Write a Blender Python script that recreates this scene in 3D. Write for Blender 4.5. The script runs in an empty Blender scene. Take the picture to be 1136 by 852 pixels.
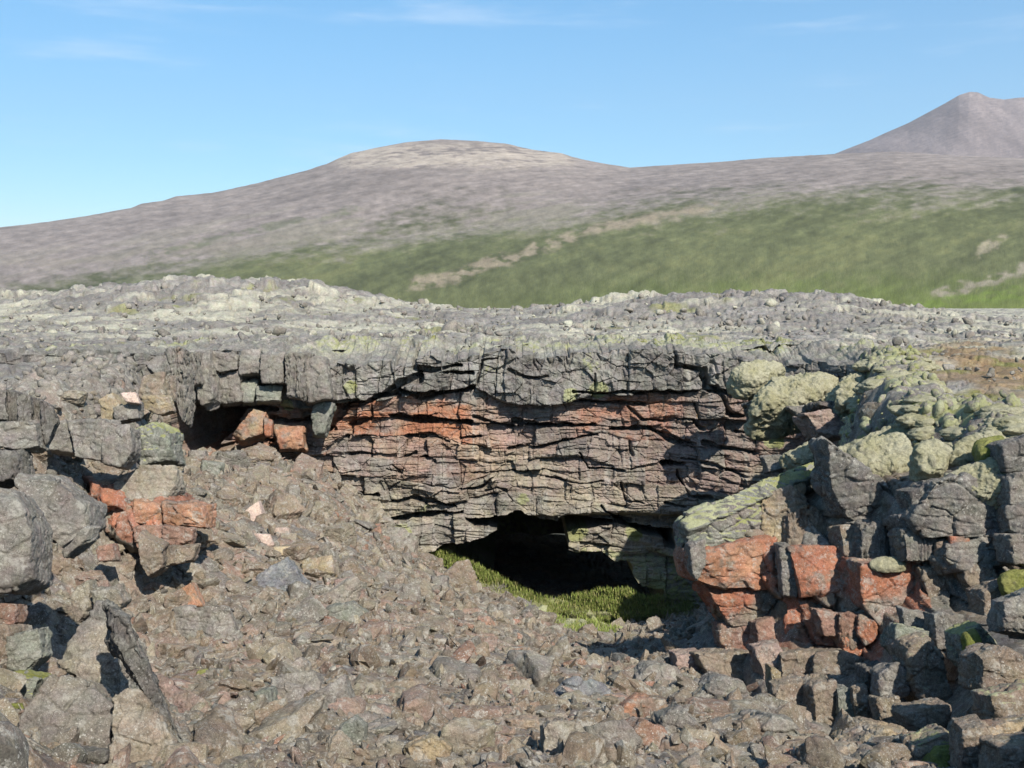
import bpy, math, random
import numpy as np
from mathutils import Vector

random.seed(7)
RNG = np.random.default_rng(7)
scene = bpy.context.scene
COL = scene.collection

# ------------------------------------------------------------------ camera
F = 1218.0                       # focal length in photograph pixels (1136 wide)
PITCH = math.atan(88.0 / F)      # camera looks a little down; eye is the origin
cam_d = bpy.data.cameras.new('camera')
cam = bpy.data.objects.new('camera', cam_d)
COL.objects.link(cam)
cam.location = (0, 0, 0)
cam.rotation_euler = (math.pi / 2 - PITCH, 0, 0)
cam_d.sensor_width = 36
cam_d.lens = 36 * F / 1136
cam_d.clip_start = 0.05
cam_d.clip_end = 40000
scene.camera = cam

# ------------------------------------------------------------------ light
SUN_EL = math.radians(39)
SUN_AZ = math.radians(155)       # clockwise from +Y: behind the camera, to the right
w = bpy.data.worlds.new('World')
scene.world = w
w.use_nodes = True
nt = w.node_tree
bg = nt.nodes['Background']
sky = nt.nodes.new('ShaderNodeTexSky')
sky.sky_type = 'NISHITA'
sky.sun_disc = False
sky.sun_elevation = SUN_EL
sky.sun_rotation = SUN_AZ
sky.altitude = 400
sky.air_density = 1.0
sky.dust_density = 1.0
sky.ozone_density = 3.0
hs = nt.nodes.new('ShaderNodeHueSaturation'); hs.inputs['Saturation'].default_value = 1.3; hs.inputs['Hue'].default_value = .488
nt.links.new(sky.outputs[0], hs.inputs['Color'])
# a few thin wisps of cloud low in the sky
tc = nt.nodes.new('ShaderNodeTexCoord'); mp_ = nt.nodes.new('ShaderNodeMapping'); mp_.inputs['Scale'].default_value = (3.2, 3.2, 26)
nt.links.new(tc.outputs['Generated'], mp_.inputs['Vector'])
cn = nt.nodes.new('ShaderNodeTexNoise'); cn.inputs['Scale'].default_value = 1.3; cn.inputs['Detail'].default_value = 7; cn.inputs['Roughness'].default_value = .6
nt.links.new(mp_.outputs[0], cn.inputs['Vector'])
cr = nt.nodes.new('ShaderNodeMapRange'); cr.interpolation_type = 'SMOOTHSTEP'
nt.links.new(cn.outputs[0], cr.inputs[0])
for i_, v_ in enumerate((.52, .80, 0, .38)): cr.inputs[i_ + 1].default_value = v_
cm = nt.nodes.new('ShaderNodeMix'); cm.data_type = 'RGBA'
nt.links.new(cr.outputs[0], cm.inputs[0]); nt.links.new(hs.outputs[0], cm.inputs[6]); cm.inputs[7].default_value = (5.6, 6.3, 7.2, 1)
nt.links.new(cm.outputs[2], bg.inputs[0])
bg.inputs[1].default_value = 0.114
sd = bpy.data.lights.new('sun', 'SUN')
sd.energy = 5.0
sd.angle = math.radians(0.5)
sd.color = (1.0, 0.93, 0.83)
so = bpy.data.objects.new('sun', sd)
COL.objects.link(so)
sdir = Vector((math.sin(SUN_AZ) * math.cos(SUN_EL), math.cos(SUN_AZ) * math.cos(SUN_EL), math.sin(SUN_EL)))
so.rotation_euler = sdir.to_track_quat('Z', 'Y').to_euler()
scene.view_settings.view_transform = 'Standard'
scene.view_settings.look = 'None'
scene.view_settings.exposure = 0.72
scene.view_settings.gamma = 1.0
scene.view_settings.use_curve_mapping = False
scene.cycles.max_bounces = 5
scene.cycles.diffuse_bounces = 1
scene.cycles.glossy_bounces = 1
scene.cycles.volume_bounces = 0
scene.cycles.use_denoising = True
HAZE = 4.5e-5

# ------------------------------------------------------------------ picture <-> place
FW = np.array([0, math.cos(PITCH), -math.sin(PITCH)])
UP = np.array([0, math.sin(PITCH), math.cos(PITCH)])
RT = np.array([1.0, 0, 0])

def ray(px, py):
    d = FW + RT * (px - 568) / F + UP * (426 - py) / F
    return d / d[1]

def at(px, py, Y):
    return ray(px, py) * Y

def proj(P):
    d = P @ FW
    return 568 + F * (P @ RT) / d, 426 - F * (P @ UP) / d

def crop(c, pts):
    ox, oy = {3: (0, 360), 4: (360, 360), 5: (736, 360), 6: (0, 552), 7: (360, 552), 8: (736, 552), 0: (0, 0)}[c]
    s = 1.0 if c == 0 else 400 / 1136
    return [(ox + x * s, oy + y * s) for x, y in pts]

# ------------------------------------------------------------------ noise
def _h(ix, iy, iz, seed):
    h = (ix * np.uint32(374761393) + iy * np.uint32(668265263) + iz * np.uint32(2147483647) + np.uint32((seed * 974711 + 12345) & 0xffffffff)).astype(np.uint32)
    h = (h ^ (h >> np.uint32(13))) * np.uint32(1274126177)
    h = (h ^ (h >> np.uint32(16))) * np.uint32(2246822519)
    return h ^ (h >> np.uint32(15))

def vnoise(x, y, z=None, seed=0):
    """smooth gradient noise, about -1..1"""
    x = np.asarray(x, np.float32); y = np.asarray(y, np.float32)
    z = np.zeros_like(x) + np.float32(0.37) if z is None else np.asarray(z, np.float32)
    fx, fy, fz = np.floor(x), np.floor(y), np.floor(z)
    ix, iy, iz = (a.astype(np.int64).astype(np.uint32) for a in (fx, fy, fz))
    x = x - fx; y = y - fy; z = z - fz
    u, v, t = (a * a * a * (a * (a * 6 - 15) + 10) for a in (x, y, z))
    out = 0
    for dx in (0, 1):
        for dy in (0, 1):
            for dz in (0, 1):
                h = _h(ix + np.uint32(dx), iy + np.uint32(dy), iz + np.uint32(dz), seed)
                gx = (h & np.uint32(1023)).astype(np.float32) / 511.5 - 1
                gy = ((h >> np.uint32(10)) & np.uint32(1023)).astype(np.float32) / 511.5 - 1
                gz = ((h >> np.uint32(20)) & np.uint32(1023)).astype(np.float32) / 511.5 - 1
                g = gx * (x - dx) + gy * (y - dy) + gz * (z - dz)
                out = out + g * (u if dx else 1 - u) * (v if dy else 1 - v) * (t if dz else 1 - t)
    return out * 1.3

def fbm(x, y, z=None, octv=4, seed=0, gain=0.5, lac=2.03):
    a = 1.0; s = 0; f = 1.0
    for o in range(octv):
        s = s + a * vnoise(np.asarray(x) * f, np.asarray(y) * f, None if z is None else np.asarray(z) * f, seed + o * 17)
        a *= gain; f *= lac
    return s

def rnd1(i, seed=0):
    i = np.asarray(i).astype(np.int64).astype(np.uint32)
    return (_h(i, i * np.uint32(3) + np.uint32(11), i * np.uint32(7), seed) & np.uint32(0xffff)).astype(np.float32) / 65535

def sstep(a, b, x):
    t = np.clip((x - a) / (b - a), 0, 1)
    return t * t * (3 - 2 * t)

def cells2(x, y, seed=0):
    """2-D Voronoi: distance to edge, id hash of nearest cell (0..1), second hash"""
    fx = np.floor(x); fy = np.floor(y)
    d1 = np.full(x.shape, 9.0, np.float32); d2 = d1.copy()
    h1 = np.zeros(x.shape, np.float32); g1 = h1.copy()
    for i in (-1, 0, 1):
        for j in (-1, 0, 1):
            cx = (fx + i).astype(np.int64).astype(np.uint32); cy = (fy + j).astype(np.int64).astype(np.uint32)
            h = _h(cx, cy, cx * np.uint32(0) + np.uint32(5), seed)
            ox = (h & np.uint32(1023)).astype(np.float32) / 1023; oy = ((h >> np.uint32(10)) & np.uint32(1023)).astype(np.float32) / 1023
            hv = ((h >> np.uint32(20)) & np.uint32(1023)).astype(np.float32) / 1023
            d = np.hypot(fx + i + ox - x, fy + j + oy - y).astype(np.float32)
            near = d < d1
            d2 = np.where(near, d1, np.minimum(d2, d))
            h1 = np.where(near, hv, h1); g1 = np.where(near, ox, g1)
            d1 = np.where(near, d, d1)
    return d2 - d1, h1, g1

def cells3(x, y, z, seed=0):
    x, y, z = (np.asarray(a, np.float32) for a in (x, y, z))
    fx, fy, fz = np.floor(x), np.floor(y), np.floor(z)
    d1 = np.full(x.shape, 9.0, np.float32); d2 = d1.copy(); h1 = np.zeros(x.shape, np.float32)
    for i in (-1, 0, 1):
        for j in (-1, 0, 1):
            for k in (-1, 0, 1):
                h = _h((fx + i).astype(np.int64).astype(np.uint32), (fy + j).astype(np.int64).astype(np.uint32), (fz + k).astype(np.int64).astype(np.uint32), seed)
                ox = (h & np.uint32(255)).astype(np.float32) / 255; oy = ((h >> np.uint32(8)) & np.uint32(255)).astype(np.float32) / 255; oz = ((h >> np.uint32(16)) & np.uint32(255)).astype(np.float32) / 255
                dx, dy, dz = fx + i + ox - x, fy + j + oy - y, fz + k + oz - z
                d = np.sqrt(dx * dx + dy * dy + dz * dz)
                near = d < d1
                d2 = np.where(near, d1, np.minimum(d2, d)); h1 = np.where(near, ((h >> np.uint32(24)) & np.uint32(255)).astype(np.float32) / 255, h1); d1 = np.where(near, d, d1)
    return d2 - d1, h1

def inpoly(px, py, poly):
    px = np.asarray(px); ins = np.zeros(px.shape, bool)
    n = len(poly)
    for i in range(n):
        x0, y0 = poly[i]; x1, y1 = poly[(i + 1) % n]
        if y0 == y1: continue
        c = ((y0 > py) != (y1 > py)) & (px < (x1 - x0) * (py - y0) / (y1 - y0) + x0)
        ins ^= c
    return ins

def polydist(x, y, pts, closed=True):
    d = np.full(np.shape(x), 1e9)
    n = len(pts)
    for i in range(n if closed else n - 1):
        ax, ay = pts[i]; bx, by = pts[(i + 1) % n]
        vx, vy = bx - ax, by - ay
        t = np.clip(((x - ax) * vx + (y - ay) * vy) / (vx * vx + vy * vy + 1e-9), 0, 1)
        d = np.minimum(d, np.hypot(x - ax - t * vx, y - ay - t * vy))
    return d

# ------------------------------------------------------------------ materials
def mk(name):
    m = bpy.data.materials.new(name); m.use_nodes = True
    n = m.node_tree
    b = n.nodes['Principled BSDF']
    b.inputs['Roughness'].default_value = 0.92
    b.inputs['Specular IOR Level'].default_value = 0.22
    return m, n, b

class NT:
    def __init__(s, n): s.n = n
    def add(s, t, **k):
        o = s.n.nodes.new(t)
        for a, v in k.items(): setattr(o, a, v)
        return o
    def link(s, a, b): s.n.links.new(a, b)
    def noise(s, vec, scale, detail=5, rough=.55, out=0):
        o = s.add('ShaderNodeTexNoise')
        o.inputs['Scale'].default_value = scale; o.inputs['Detail'].default_value = detail; o.inputs['Roughness'].default_value = rough
        s.link(vec, o.inputs['Vector']); return o.outputs[out]
    def math(s, op, a, b=None, clamp=False):
        o = s.add('ShaderNodeMath', operation=op, use_clamp=clamp)
        for i, v in enumerate((a, b)):
            if v is None: continue
            if isinstance(v, (int, float)): o.inputs[i].default_value = v
            else: s.link(v, o.inputs[i])
        return o.outputs[0]
    def rng(s, v, a, b, c, d, smooth=False):
        o = s.add('ShaderNodeMapRange')
        if smooth: o.interpolation_type = 'SMOOTHSTEP'
        s.link(v, o.inputs[0])
        for i, q in enumerate((a, b, c, d)): o.inputs[i + 1].default_value = q
        return o.outputs[0]
    def mix(s, f, a, b, blend='MIX'):
        o = s.add('ShaderNodeMix', data_type='RGBA', blend_type=blend)
        for i, v in ((0, f), (6, a), (7, b)):
            if isinstance(v, (int, float)): o.inputs[i].default_value = v
            elif isinstance(v, tuple): o.inputs[i].default_value = (*v, 1)
            else: s.link(v, o.inputs[i])
        return o.outputs[2]
    def bump(s, h, strength, dist, prev=None):
        o = s.add('ShaderNodeBump'); o.inputs['Strength'].default_value = strength; o.inputs['Distance'].default_value = dist
        s.link(h, o.inputs['Height'])
        if prev is not None: s.link(prev, o.inputs['Normal'])
        return o.outputs[0]

def rock_material(name, fine=1.0, lich=1.0, ribs=False, tone=1.0):
    """bare lava: base tint from the mesh, mottling, lichen crusts, moss where the mesh says so"""
    m, n, b = mk(name); k = NT(n)
    pos = k.add('ShaderNodeNewGeometry').outputs['Position']
    col = k.add('ShaderNodeAttribute', attribute_name='Col').outputs['Color']
    moss = k.add('ShaderNodeAttribute', attribute_name='moss').outputs['Fac']
    n1 = k.noise(pos, 2.2 * fine, 7, .65)
    n2 = k.noise(pos, 21 * fine, 6, .68)
    n3 = k.noise(pos, 70 * fine, 4, .7)
    v = k.math('MULTIPLY', k.rng(n1, .3, .7, .72, 1.28), k.rng(n2, .3, .7, .66, 1.34))
    v = k.math('MULTIPLY', v, k.rng(n3, .3, .7, .72, 1.28))
    v = k.math('MULTIPLY', v, tone)
    sc = k.add('ShaderNodeVectorMath', operation='SCALE'); k.link(col, sc.inputs[0]); k.link(v, sc.inputs[3])
    c = sc.outputs[0]
    hue = k.noise(pos, 5 * fine, 4, .6, out=1)
    c = k.mix(.16, c, hue, 'SOFT_LIGHT')
    la = k.noise(pos, 6.5 * fine, 9, .78)
    lm = k.math('MULTIPLY', k.rng(la, .53, .60, 0, 1), .55 * lich)
    c = k.mix(lm, c, (.31, .30, .265))
    vo = k.add('ShaderNodeTexVoronoi'); vo.inputs['Scale'].default_value = 26 * fine; vo.inputs['Randomness'].default_value = 1
    wp = k.add('ShaderNodeVectorMath', operation='ADD')
    sc2 = k.add('ShaderNodeVectorMath', operation='SCALE'); k.link(k.noise(pos, 30 * fine, 3, .6, 1), sc2.inputs[0]); sc2.inputs[3].default_value = .05 / fine
    k.link(pos, wp.inputs[0]); k.link(sc2.outputs[0], wp.inputs[1]); k.link(wp.outputs[0], vo.inputs['Vector'])
    spots = k.rng(vo.outputs['Distance'], .16, .28, 1, 0)
    gate = k.rng(k.noise(pos, 3.3 * fine, 5, .7), .47, .60, 0, 1)
    sp = k.math('MULTIPLY', k.math('MULTIPLY', spots, gate), .75 * lich)
    c = k.mix(sp, c, (.40, .39, .35))
    v2 = k.add('ShaderNodeTexVoronoi'); v2.inputs['Scale'].default_value = 74 * fine; k.link(wp.outputs[0], v2.inputs['Vector'])
    tiny = k.math('MULTIPLY', k.rng(v2.outputs['Distance'], .17, .27, 1, 0), k.rng(k.noise(pos, 1.9 * fine, 6, .72), .40, .56, 0, 1))
    c = k.mix(k.math('MULTIPLY', tiny, .8 * lich), c, (.36, .35, .315))
    pore = k.math('MULTIPLY', k.rng(k.noise(pos, 120 * fine, 2, .5), .60, .70, 0, 1), .55)
    c = k.mix(pore, c, (.05, .045, .04))
    mn = k.noise(pos, 9 * fine, 8, .7)
    mf = k.math('ADD', k.math('MULTIPLY', moss, 1.7), k.math('SUBTRACT', k.math('MULTIPLY', mn, 1.7), 1.65))
    mf = k.rng(mf, 0, .22, 0, 1, True)
    mg = k.rng(k.noise(pos, 1.1 * fine, 5, .6), .42, .68, 0, 1)
    mc = k.mix(mg, (.27, .275, .17), (.15, .155, .035))
    mc = k.mix(.5, mc, k.noise(pos, 40 * fine, 3, .7), 'OVERLAY')
    c = k.mix(mf, c, mc)
    k.link(c, b.inputs['Base Color'])
    h1 = k.noise(pos, 9 * fine, 9, .68)
    vr = k.add('ShaderNodeTexVoronoi'); vr.feature = 'DISTANCE_TO_EDGE'; vr.inputs['Scale'].default_value = 5.2 * fine
    k.link(wp.outputs[0], vr.inputs['Vector'])
    crack = k.rng(vr.outputs['Distance'], 0, .06, 0, 1)
    bm = k.bump(h1, .85, .055 / fine)
    bm = k.bump(crack, .22, .012 / fine, bm)
    bm = k.bump(n3, .6, .014 / fine, bm)
    if ribs:
        mp = k.add('ShaderNodeMapping'); mp.inputs['Scale'].default_value = (16, 16, 1.2); k.link(pos, mp.inputs['Vector'])
        bm = k.bump(k.noise(mp.outputs[0], 1.0, 4, .6), .9, .05, bm)
    k.link(bm, b.inputs['Normal'])
    return m

M_ROCK = rock_material('lava_rock', tone=.80)
M_FAR = rock_material('lava_rock_cliff', .62, .6, tone=.84)
M_RIB = rock_material('columnar_lava', 1.0, .6, True, tone=.74)
M_SCREE = rock_material('scree_rock', 1.15, 1.25, tone=.77)
M_PLAIN = rock_material('plain_lava', .55, .35, tone=.92)

def moss_material(name, pale, deep):
    m, n, b = mk(name); k = NT(n)
    b.inputs['Roughness'].default_value = 1; b.inputs['Specular IOR Level'].default_value = .05
    pos = k.add('ShaderNodeNewGeometry').outputs['Position']
    a = k.noise(pos, 2.4, 8, .7)
    c = k.mix(k.rng(a, .42, .62, 0, 1), pale, deep)
    f = k.noise(pos, 34, 6, .75)
    v = k.rng(f, .3, .7, .62, 1.38)
    sc = k.add('ShaderNodeVectorMath', operation='SCALE'); k.link(c, sc.inputs[0]); k.link(v, sc.inputs[3])
    br = k.rng(k.noise(pos, 5, 9, .75), .55, .66, 0, .6)
    c = k.mix(br, sc.outputs[0], (.155, .14, .115))
    k.link(c, b.inputs['Base Color'])
    bm = k.bump(k.noise(pos, 11, 6, .7), .8, .05)
    bm = k.bump(f, .7, .03, bm)
    bm = k.bump(k.noise(pos, 90, 3, .7), .6, .01, bm)
    k.link(bm, b.inputs['Normal'])
    return m
M_MOSS = moss_material('pale_moss', (.295, .282, .200), (.235, .224, .135))
M_MOSSG = moss_material('bright_moss', (.19, .19, .07), (.125, .14, .035))

def plain_material(name, rough_scale, strength, dist):
    m, n, b = mk(name); k = NT(n)
    b.inputs['Specular IOR Level'].default_value = .1
    pos = k.add('ShaderNodeNewGeometry').outputs['Position']
    col = k.add('ShaderNodeAttribute', attribute_name='Col').outputs['Color']
    hc = k.add('ShaderNodeAttribute', attribute_name='slope').outputs['Vector']
    a = k.noise(hc, rough_scale, 12, .76)
    mp = k.add('ShaderNodeMapping'); mp.inputs['Rotation'].default_value = (0, 0, -.35); k.link(hc, mp.inputs['Vector'])
    mp2 = k.add('ShaderNodeMapping'); mp2.inputs['Scale'].default_value = (.22, 1, 1); k.link(mp.outputs[0], mp2.inputs['Vector'])
    a2 = k.noise(mp2.outputs[0], rough_scale * 1.6, 10, .74)
    vv = k.math('MULTIPLY', k.rng(a, .32, .68, .74, 1.26), k.rng(a2, .32, .68, .76, 1.24))
    sc = k.add('ShaderNodeVectorMath', operation='SCALE'); k.link(col, sc.inputs[0]); k.link(vv, sc.inputs[3])
    k.link(sc.outputs[0], b.inputs['Base Color'])
    k.link(k.bump(a, strength, dist), b.inputs['Normal'])
    return m
M_HILL = plain_material('hill_ground', .06, .5, 5)
M_GRASS, _n, _b = mk('grass_blades')
_k = NT(_n)
_c = _k.add('ShaderNodeAttribute', attribute_name='Col').outputs['Color']
_n.links.new(_c, _b.inputs['Base Color'])
_b.inputs['Roughness'].default_value = .7
M_TWIG, _n, _b = mk('dry_twig'); _b.inputs['Base Color'].default_value = (.26, .24, .19, 1)

# ------------------------------------------------------------------ mesh helpers
def mesh_from(name, V, faces_flat, nverts, mat, col=None, moss=None, smooth=True):
    me = bpy.data.meshes.new(name)
    V = np.ascontiguousarray(V, np.float32)
    faces_flat = np.ascontiguousarray(faces_flat.ravel(), np.int32)
    nf = len(faces_flat) // nverts
    me.vertices.add(len(V)); me.vertices.foreach_set('co', V.ravel())
    me.loops.add(len(faces_flat)); me.loops.foreach_set('vertex_index', faces_flat)
    me.polygons.add(nf)
    me.polygons.foreach_set('loop_start', np.arange(0, nf * nverts, nverts, dtype=np.int32))
    me.polygons.foreach_set('loop_total', np.full(nf, nverts, np.int32))
    me.polygons.foreach_set('use_smooth', np.full(nf, smooth, bool))
    me.update(calc_edges=True)
    me.validate()
    if col is not None:
        a = me.attributes.new('Col', 'FLOAT_COLOR', 'POINT')
        c = np.ones((len(V), 4), np.float32); c[:, :3] = col
        a.data.foreach_set('color', c.ravel())
    if moss is not None:
        a = me.attributes.new('moss', 'FLOAT', 'POINT')
        a.data.foreach_set('value', np.ascontiguousarray(np.broadcast_to(moss, (len(V),)), np.float32))
    me.materials.append(mat)
    return me

def link(name, me, parent=None, loc=None):
    o = bpy.data.objects.new(name, me); COL.objects.link(o)
    if loc is not None: o.location = loc
    if parent is not None: o.parent = parent
    return o

USED = set()
def tag(o, label=None, cat=None, group=None, kind='thing'):
    if label:
        assert label not in USED or group, label
        USED.add(label); o['label'] = label
    if cat: o['category'] = cat
    if group: o['group'] = group
    if kind: o['kind'] = kind
    return o

def gridfaces(nr, nc, keep=None):
    i = np.arange(nr * nc).reshape(nr, nc)
    q = np.stack([i[:-1, :-1], i[:-1, 1:], i[1:, 1:], i[1:, :-1]], -1).reshape(-1, 4)
    if keep is not None: q = q[keep.reshape(-1)]
    return q

def compact(V, q, *arr):
    u, inv = np.unique(q, return_inverse=True)
    return (V[u], inv.reshape(q.shape)) + tuple(a[u] for a in arr)

_CS = {}
def cubesphere(n):
    if n in _CS: return _CS[n]
    t = np.tan(np.linspace(-math.pi / 4, math.pi / 4, n + 1))
    a, b = np.meshgrid(t, t, indexing='ij'); o = np.ones_like(a)
    fs = [(o, a, b), (-o, b, a), (b, o, a), (a, -o, b), (a, b, o), (b, a, -o)]
    V = np.concatenate([np.stack(f, -1).reshape(-1, 3) for f in fs])
    V /= np.linalg.norm(V, axis=1, keepdims=True)
    Q = np.concatenate([gridfaces(n + 1, n + 1) + k * (n + 1) ** 2 for k in range(6)])
    key = np.round(V * 1e5).astype(np.int64)
    _, first, inv = np.unique(key, axis=0, return_index=True, return_inverse=True)
    V = V[first]; Q = inv.reshape(-1)[Q]
    c = V[Q]; nn = np.cross(c[:, 1] - c[:, 0], c[:, 2] - c[:, 0])
    flip = (nn * c.mean(1)).sum(1) < 0
    Q[flip] = Q[flip][:, ::-1]
    _CS[n] = (V, Q)
    return _CS[n]

def vnormals(V, Q):
    a = np.cross(V[Q[:, 2]] - V[Q[:, 0]], V[Q[:, 3]] - V[Q[:, 1]])
    N = np.zeros_like(V)
    for i in range(4): np.add.at(N, Q[:, i], a)
    return N / (np.linalg.norm(N, axis=1, keepdims=True) + 1e-12)

def polytope(N, D, ext, n, p=30.0):
    """rounded convex rock: planes N.x = D about its centre"""
    S, Q = cubesphere(n)
    q = S * ext
    t = np.clip(q @ N.T / D, 0, None)
    mx = t.max(1, keepdims=True)
    r = (mx[:, 0] * ((t / mx) ** p).sum(1) ** (1 / p))
    return q / r[:, None], Q

def roughen(V, Q, size, seed, world, amp=1.0, strata=.0, ribs=False):
    N = vnormals(V, Q)
    W = V + world
    f = 1.6 / size
    d = .05 * size * fbm(W[:, 0] * f, W[:, 1] * f, W[:, 2] * f, 3, seed)
    if len(V) > 900 and strata:
        g = 2.1 / size
        w1 = .12 * fbm(W[:, 0] * g * 2, W[:, 1] * g * 2, W[:, 2] * g * 2, 2, seed + 40)
        ed, hh = cells3(W[:, 0] * g + w1, W[:, 1] * g - w1, W[:, 2] * g * 1.35 + w1, seed + 41)
        d = d + size * (.085 * (hh - .6) - .045 * sstep(.07, 0, ed) * (hh > .3))
    f2 = 9 / min(size, 1.0)
    r = 1 - np.abs(fbm(W[:, 0] * f2 * .5, W[:, 1] * f2 * .5, W[:, 2] * f2 * .5, 3, seed + 5))
    d = d + .028 * min(size, 1.2) * (r - .6) + .014 * min(size, 1.0) * fbm(W[:, 0] * f2 * 2, W[:, 1] * f2 * 2, W[:, 2] * f2 * 2, 3, seed + 9)
    if strata:
        s = W[:, 2] * 5.5 + .9 * fbm(W[:, 0] * 1.3, W[:, 1] * 1.3, W[:, 2] * 1.3, 2, 77)
        d = d - strata * size * .05 * (np.abs((s % 1) - .5) < .09)
    if ribs:
        q = fbm(W[:, 0] * 5.5, W[:, 1] * 5.5, W[:, 2] * .55, 3, seed + 60)
        d = d - .10 * min(size, .9) * sstep(.12, 0, np.abs(q)) + .05 * min(size, .9) * q
    return V + N * (d * amp)[:, None]

# ------------------------------------------------------------------ the lie of the land
PIT = [(-2.2, 2.0), (-4.6, 6.0), (-6.4, 9.5), (-8.0, 12.5), (-9.4, 15), (-9.8, 17.5), (-9.4, 19.8), (-8.9, 21.8), (-9.2, 24.5), (-9.9, 26.5), (-11.9, 28.5),
       (-11.9, 34), (-6, 33.6), (0, 34), (5, 33.6), (9.6, 32.5), (9.9, 28), (8.7, 24.5), (7.6, 21), (7.2, 18.6), (7.6, 16.4), (8.1, 14.4), (8.0, 12), (7.2, 9.5), (6.0, 7), (3.8, 4.2), (2, 2)]
PIT_LONG = PIT[:11] + [(-11.9, 60), (9.9, 60)] + PIT[16:]

def plain_z(x, y):
    r = np.hypot(x, y)
    z = -1.85 + .5 * sstep(12, 34, y) - .25 * sstep(40, 300, r) - 1.3 * sstep(200, 900, r)
    z = z + .16 * fbm(x * .22, y * .22, None, 3, 3)
    # swell on the left, a broad hump on the right
    z = z + 2.55 * np.exp(-(((x + 21) / 13.0) ** 2 + ((y - 84) / 17.0) ** 2) ** 1.2)
    z = z + 2.6 * np.exp(-(((x + 62) / 40.0) ** 2 + ((y - 100) / 22.0) ** 2) ** 1.3)
    z = z + 1.75 * np.exp(-(((x - 15.5) / 13.0) ** 2 + ((y - 72) / 16.0) ** 2) ** 1.3)
    z = z + .55 * np.exp(-(((x + 2) / 12.0) ** 2 + ((y - 78) / 12.0) ** 2))
    return z

FLOOR_XYZ = [  # x, y, height: the scree runs from the near rim down to the cave, with banks left and right
    (0, 8.6, -3.66), (-1.6, 8.2, -3.46), (-2.75, 7.6, -3.25), (1.5, 8.8, -3.8), (2.6, 9, -3.9), (0, 13.6, -4.75), (-2.2, 16, -4.95), (-5.2, 20.5, -4.6), (-4.9, 25, -4.75),
    (-6.5, 29.5, -4.2), (-8.8, 30.5, -4.3), (-3.1, 29.6, -6.6), (-.4, 29, -7.9), (1.7, 28.5, -8.5), (4.6, 29, -8.5), (3.2, 25.3, -7.7), (3.0, 21.5, -6.7), (-2, 26.6, -6.45), (1.25, 13.4, -4.85), (-4.8, 31, -4.95), (0.6, 22, -6.6), (-1.2, 20, -5.75),
    (-7.0, 23, -3.9), (-8.2, 26.5, -4.0), (-5.7, 14.6, -5.3), (-5.0, 12, -4.5), (-3.8, 9.6, -3.5), (-6.2, 17.6, -4.8), (-7.8, 19.6, -2.9), (-8.4, 16.5, -3.2), (-7.2, 14, -4.2), (-3.6, 13, -4.35), (-5.2, 9.0, -3.3),
    (3.2, 13.0, -4.7), (3.6, 10, -4.0), (2.3, 16.2, -5.4), (3.3, 8.0, -3.55), (3.4, 18.2, -5.4), (4.4, 17.7, -3.7), (6.0, 17.6, -2.9), (4.4, 19.6, -6.3), (6.7, 15.2, -4.0), (5.3, 10.8, -4.2), (4.6, 12.8, -5.0), (4.1, 14.4, -5.2), (3.6, 12.0, -4.8), (4.5, 9.4, -3.9), (6.4, 22, -6.2), (6.8, 27, -7.4),
    (0, 40, -10), (-3, 40, -10), (4, 40, -10), (1.5, 47, -10), (-.2, 31.6, -9.0), (2.2, 31.6, -9.6), (4.6, 31.6, -9.4), (-1, 4, -2.6), (2, 4, -2.7)]

def tps_fit(P):
    n = len(P); x, y, z = P.T
    r = np.hypot(x[:, None] - x, y[:, None] - y)
    K = -np.sqrt(r * r + 1.2) + np.eye(n) * .15
    A = np.zeros((n + 3, n + 3)); A[:n, :n] = K
    A[:n, n:] = np.stack([np.ones(n), x, y], 1); A[n:, :n] = A[:n, n:].T
    return np.linalg.solve(A, np.concatenate([z, np.zeros(3)]))
_FP = np.array(FLOOR_XYZ)
_FC = tps_fit(_FP)
def floor_z(x, y):
    s = _FC[-3] + _FC[-2] * x + _FC[-1] * y
    for (px, py, _), c in zip(_FP, _FC):
        s = s - c * np.sqrt((x - px) ** 2 + (y - py) ** 2 + 1.2)
    return np.clip(s, -10.2, -1.7)

def ybase(x):
    return np.interp(x, [-14, -11.5, -10.2, -8.6, -6, -3, 0, 3, 5.5, 7.5, 8.6, 9.6, 11], [26, 27.5, 30.5, 32.2, 32.4, 32.5, 32.6, 32.5, 32.2, 31.6, 30.8, 29.0, 27])

def px_to_wall(px, py):
    Y = 32.0
    for _ in range(8): Y = float(ybase(ray(px, py)[0] * Y))
    p = at(px, py, Y); return p[0], p[2]

# ground inside the pit
GRX = np.linspace(-14.5, 12.5, 640); GRY = np.concatenate([np.linspace(2, 14, 330)[:-1], np.linspace(14, 33, 330)[:-1], np.linspace(33, 48, 80)])
gx, gy = np.meshgrid(GRX, GRY)
fz = floor_z(gx, gy)
ins = inpoly(gx, gy, PIT_LONG)
sd_ = polydist(gx, gy, PIT_LONG) * np.where(ins, 1, -1)
ramp = sstep(.45, 1.9, sd_ + .45 * fbm(gx * .7, gy * .7, None, 3, 21))
pz = plain_z(gx, gy)
gz = pz * (1 - ramp) + fz * ramp
gz = gz + .16 * fbm(gx * .55, gy * .55, None, 3, 31) + .07 * fbm(gx * 2.1, gy * 2.1, None, 4, 32) * sstep(60, 5, gy)
_o = (1 - ramp) * sstep(3.2, 1.2, -sd_ + 0 * gx)
_ea, _ha, _ = cells2(gx * .9 + .3 * fbm(gx, gy, None, 2, 35), gy * .9, 36)
gz = gz + (1 - ramp) * (.26 * np.abs(fbm(gx * 1.1, gy * 1.1, None, 4, 33)) + .20 * (_ha - .3) * sstep(0, .2, _ea) - .08)
e1, h1, _g = cells2(gx * 2.3 + .3 * fbm(gx * 2, gy * 2, None, 2, 40), gy * 2.3, 41)
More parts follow.
